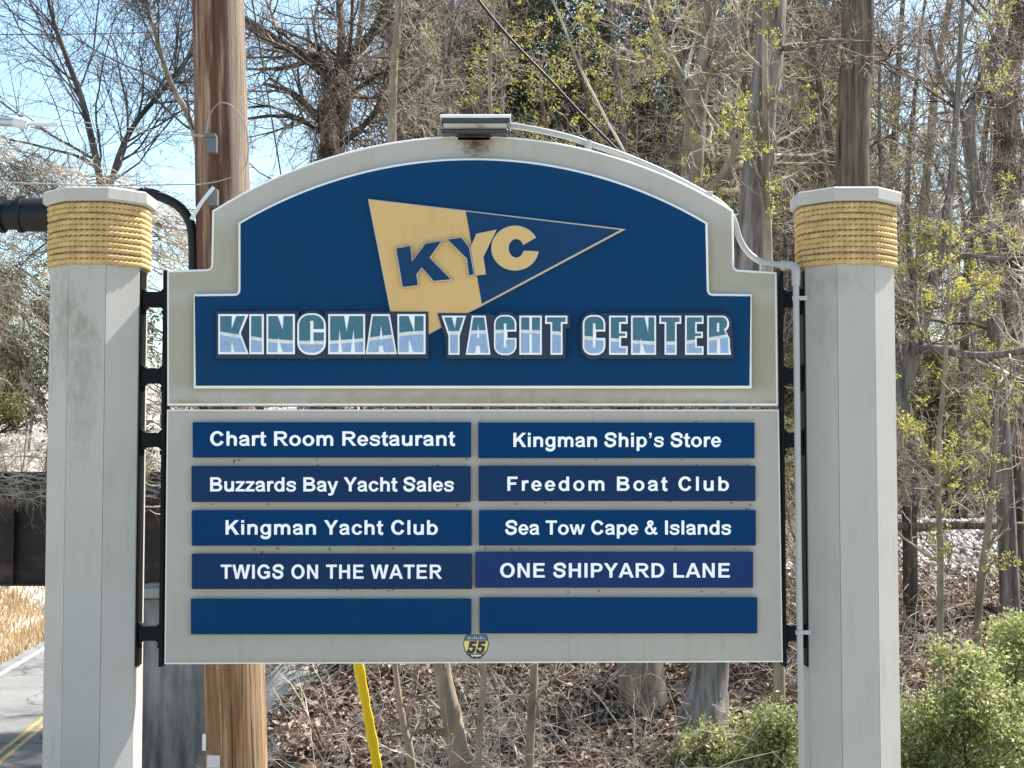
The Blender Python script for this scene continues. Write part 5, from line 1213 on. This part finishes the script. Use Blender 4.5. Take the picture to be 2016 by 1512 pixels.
evergreen('evergreen_tree', *(lambda p: (p.x, p.y))(at(1840, 900, DEP(27))), 3.6, 1.7, M['olive'], 'low olive evergreen behind the fence, right of the right post', 91, 3200, 8, .026, .07, z0=.1, shape=1.2)
evergreen('evergreen_tree', *(lambda p: (p.x, p.y))(at(2010, 900, DEP(30))), 4.4, 2.0, M['olive'], 'olive evergreen behind the fence at the right edge', 92, 3200, 8, .028, .07, z0=.1, shape=1.2)
evergreen('evergreen_tree', *(lambda p: (p.x, p.y))(at(1560, 900, DEP(26))), 3.4, 1.2, M['olive'], 'olive evergreen glimpsed between the sign and the right post', 93, 2200, 8, .026, .07, z0=.1, shape=1.2)

# ------------------------------------------------------------------ undergrowth, litter, ballast, grass
def brush(name, seed, n, drange, pxr, Lr, R, m, label, sides=3, trop=(0, 0, -.9), kids=6, z_off=0.0, ang=1.0):
    r = np.random.default_rng(seed); d = r.uniform(*drange, n); px = r.uniform(*pxr, n); x = (px - 1008) / F_PX * d; y = DEP(0) + d
    P = np.stack([x, y, H(x, y) + z_off], 1); D = np.stack([r.normal(0, .5, n), r.normal(0, .4, n), np.full(n, ang)], 1); D /= np.linalg.norm(D, axis=1, keepdims=True)
    L = r.uniform(*Lr, n); nodes, rad = grow(r, P, D, L, np.full(n, R) * r.uniform(.6, 1.5, n), 9, .13, trop, .35)
    P2, D2, L2, R2 = spawn(r, nodes, rad, kids, .2, 1, (25, 70), (.2, .5), (.5, .8), L, .0018); n2, r2 = grow(r, P2, D2, L2, R2, 5, .18, (0, 0, -.2), .4)
    P3, D3, L3, R3 = spawn(r, n2, r2, 3, .2, 1, (25, 70), (.3, .6), (.6, .8), L2, .0016); n3, r3 = grow(r, P3, D3, L3, R3, 3, .18, (0, 0, 0), .5)
    tag(link(name, tube_mesh(name, [(nodes, rad, 4), (n2, r2, 3), (n3, r3, 3)], m)), label, 'undergrowth', kind='stuff')
brush('undergrowth', 31, 240, (13.5, 20), (560, 1780), (.5, 1.7), .006, M['twig_tan'], 'bare bramble stems over the leaf-strewn bank below the sign')
brush('undergrowth', 32, 260, (14.0, 26), (1500, 2150), (.4, 1.3), .006, M['vine'], 'tangle of pale bare stems on the bank right of the post', kids=6)
brush('undergrowth', 33, 260, (24, 36), (500, 2150), (1.0, 2.6), .008, M['twig_tan'], 'brush of bare stems at the edge of the wood', kids=6)
brush('undergrowth', 36, 140, (11, 13.4), (620, 1360), (.9, 1.9), .0045, M['vine'], 'thin arching stems close behind the underside of the sign', kids=4)

def vine_tangle(name, seed, pts, d, n, spread, R, m, label):
    r = np.random.default_rng(seed); Q = np.array(spline_pts([tuple(at(a, b, DEP(d))) for a, b in pts], 14)); K = len(Q)
    nodes = np.stack([Q + np.cumsum(r.normal(0, spread * .25, (K, 3)), 0) * .35 + r.normal(0, spread, 3) for _ in range(n)]); rad = np.full((n, K), R) * r.uniform(.5, 1.5, (n, 1))
    P2, D2, L2, R2 = spawn(r, nodes, rad, 16, 0, 1, (30, 90), (.2, .6), (.5, .9), np.full(n, 1.4), .002); n2, r2 = grow(r, P2, D2, L2, R2, 6, .25, (0, 0, -.6), .4)
    P3, D3, L3, R3 = spawn(r, n2, r2, 4, 0, 1, (30, 90), (.3, .7), (.5, .9), L2, .0018); n3, r3 = grow(r, P3, D3, L3, R3, 4, .25, (0, 0, -.3), .5)
    tag(link(name, tube_mesh(name, [(nodes, rad, 4), (n2, r2, 3), (n3, r3, 3)], m)), label, 'vines', kind='stuff')
vine_tangle('vine_tangle', 41, [(-120, 250), (0, 318), (60, 350), (130, 385), (230, 420), (330, 455), (420, 500)], 16.5, 36, .20, .006, M['twig_tan'], 'dense tan vine tangle behind the left post cap and black cable')
vine_tangle('vine_tangle', 42, [(-120, 470), (0, 490), (60, 530), (130, 600), (300, 690), (420, 760)], 17.5, 26, .26, .006, M['twig_tan'], 'tangled vines below the black closure')
vine_tangle('vine_tangle', 43, [(-100, 560), (0, 640), (80, 760), (200, 840), (340, 870)], 19, 22, .30, .007, M['twig_tan'], 'tangled vines above the railway girder')
vine_tangle('vine_tangle', 46, [(-160, 930), (0, 945), (90, 955), (200, 945), (330, 965)], 26.8, 16, .17, .007, M['vine'], 'pale stems trailing over the railway girder')
vine_tangle('vine_tangle', 44, [(620, 130), (640, 200), (640, 300), (650, 400)], 20.5, 22, .14, .007, M['twig_red'], 'vines clinging to the gnarled dark tree')
vine_tangle('vine_tangle', 45, [(1950, 60), (1975, 200), (1965, 400), (1985, 640), (1970, 900)], 18.4, 26, .16, .007, M['twig_red'], 'vines hanging on the dark trunk at the right edge')

def litter(seed, n, drange, pxr, size, m, name, label, cat, xmin=-3.4, cup=.35):
    r = np.random.default_rng(seed); d = np.sqrt(r.uniform(drange[0] ** 2, drange[1] ** 2, n)); px = r.uniform(*pxr, n); x = (px - 1008) / F_PX * d; y = DEP(0) + d
    edge = xmin + np.interp(d, [13.6, 20, 27], [.55, -.45, -.8]) * (xmin < -2.4) * (xmin > -2.7) + .4 * np.sin(y * 1.9) + .35 * np.sin(y * 4.3 + 1) + r.normal(0, .25, n); ok = x > edge; x, y = x[ok], y[ok]; n = len(x)
    P = np.stack([x, y, H(x, y) + r.uniform(.004, .06, n)], 1)
    a = r.normal(0, 1, (n, 3)) * [1, 1, .45]; a /= np.linalg.norm(a, axis=1, keepdims=True); nn = r.normal(0, .55, (n, 3)) + [0, 0, 1]; b = np.cross(nn, a); b /= np.linalg.norm(b, axis=1, keepdims=True)
    up = np.cross(a, b); s = (size * r.uniform(.5, 1.25, n))[:, None]
    # a folded, cupped leaf: six corners, two halves
    V = np.stack([P - a * s, P - a * s * .1 - b * s * .6 + up * s * cup, P + a * s * .55 - b * s * .42 + up * s * cup * .8, P + a * s * 1.05, P + a * s * .5 + b * s * .45 + up * s * cup, P - a * s * .15 + b * s * .58 + up * s * cup * .7], 1).reshape(-1, 3)
    b0 = np.arange(n) * 6; q = np.concatenate([np.stack([b0, b0 + 1, b0 + 2, b0 + 3], 1), np.stack([b0, b0 + 3, b0 + 4, b0 + 5], 1)])
    tag(link(name, mesh_np(name, V, q, m)), label, cat, kind='stuff')
litter(51, 42000, (13.0, 20.6), (420, 1800), .046, M['litter'], 'leaf_litter', 'brown dead leaves covering the bank below the sign', 'leaf litter', -2.55)
litter(52, 26000, (13.0, 20.8), (1480, 2150), .046, M['litter'], 'leaf_litter', 'dead leaves on the bank right of the post', 'leaf litter')
litter(53, 12000, (9.5, 13.2), (400, 2100), .04, M['litter'], 'leaf_litter', 'dead leaves in the hollow behind the sign', 'leaf litter', -2.3)
litter(54, 11000, (26, 42), (500, 2150), .08, M['litter'], 'leaf_litter', 'dead leaves on the floor of the wood', 'leaf litter', -5)
def stones():
    r = np.random.default_rng(61); n = 9000; d = r.uniform(20.3, 25.5, n); px = r.uniform(1480, 2200, n); x = (px - 1008) / F_PX * d; y = DEP(0) + d
    P = np.stack([x, y, H(x, y) + r.uniform(0, .03, n)], 1)
    O = np.array([(1, 0, 0), (0, 1, 0), (-1, 0, 0), (0, -1, 0), (0, 0, 1), (0, 0, -1)], float)
    V = P[:, None] + (O[None] + r.normal(0, .22, (n, 6, 3))) * (r.uniform(.02, .05, n)[:, None, None])
    T = np.array([(0, 1, 4), (1, 2, 4), (2, 3, 4), (3, 0, 4), (1, 0, 5), (2, 1, 5), (3, 2, 5), (0, 3, 5)]); q = (np.arange(n)[:, None, None] * 6 + T[None]).reshape(-1, 3)
    tag(link('ballast_gravel', mesh_np('ballast_gravel', V.reshape(-1, 3), q, M['stone'])), 'pale crushed stone railway ballast behind the fence', 'gravel', kind='stuff')
stones()
def grass():
    r = np.random.default_rng(62); n = 26000; d = r.uniform(40, 66, n); off = r.uniform(3.3, 13, n); x = -10.2 - .1 * (d - 30) - off; x = np.where(d > 58, r.uniform(-30, -8, n), x); y = DEP(0) + d
    P = np.stack([x, y, H(x, y) - .02], 1); h = r.uniform(.15, .55, n)[:, None]; a = r.uniform(0, 6.28, n); w_ = np.stack([np.cos(a), np.sin(a), a * 0], 1) * .03
    tip = P + np.concatenate([r.normal(0, .12, (n, 2)), h], 1); V = np.stack([P - w_, P + w_, tip], 1).reshape(-1, 3)
    tag(link('dry_grass', mesh_np('dry_grass', V, np.arange(n * 3).reshape(-1, 3), M['drygrass'])), 'sunlit dry grass on the bank beyond the bridge', 'grass', kind='stuff')
grass()
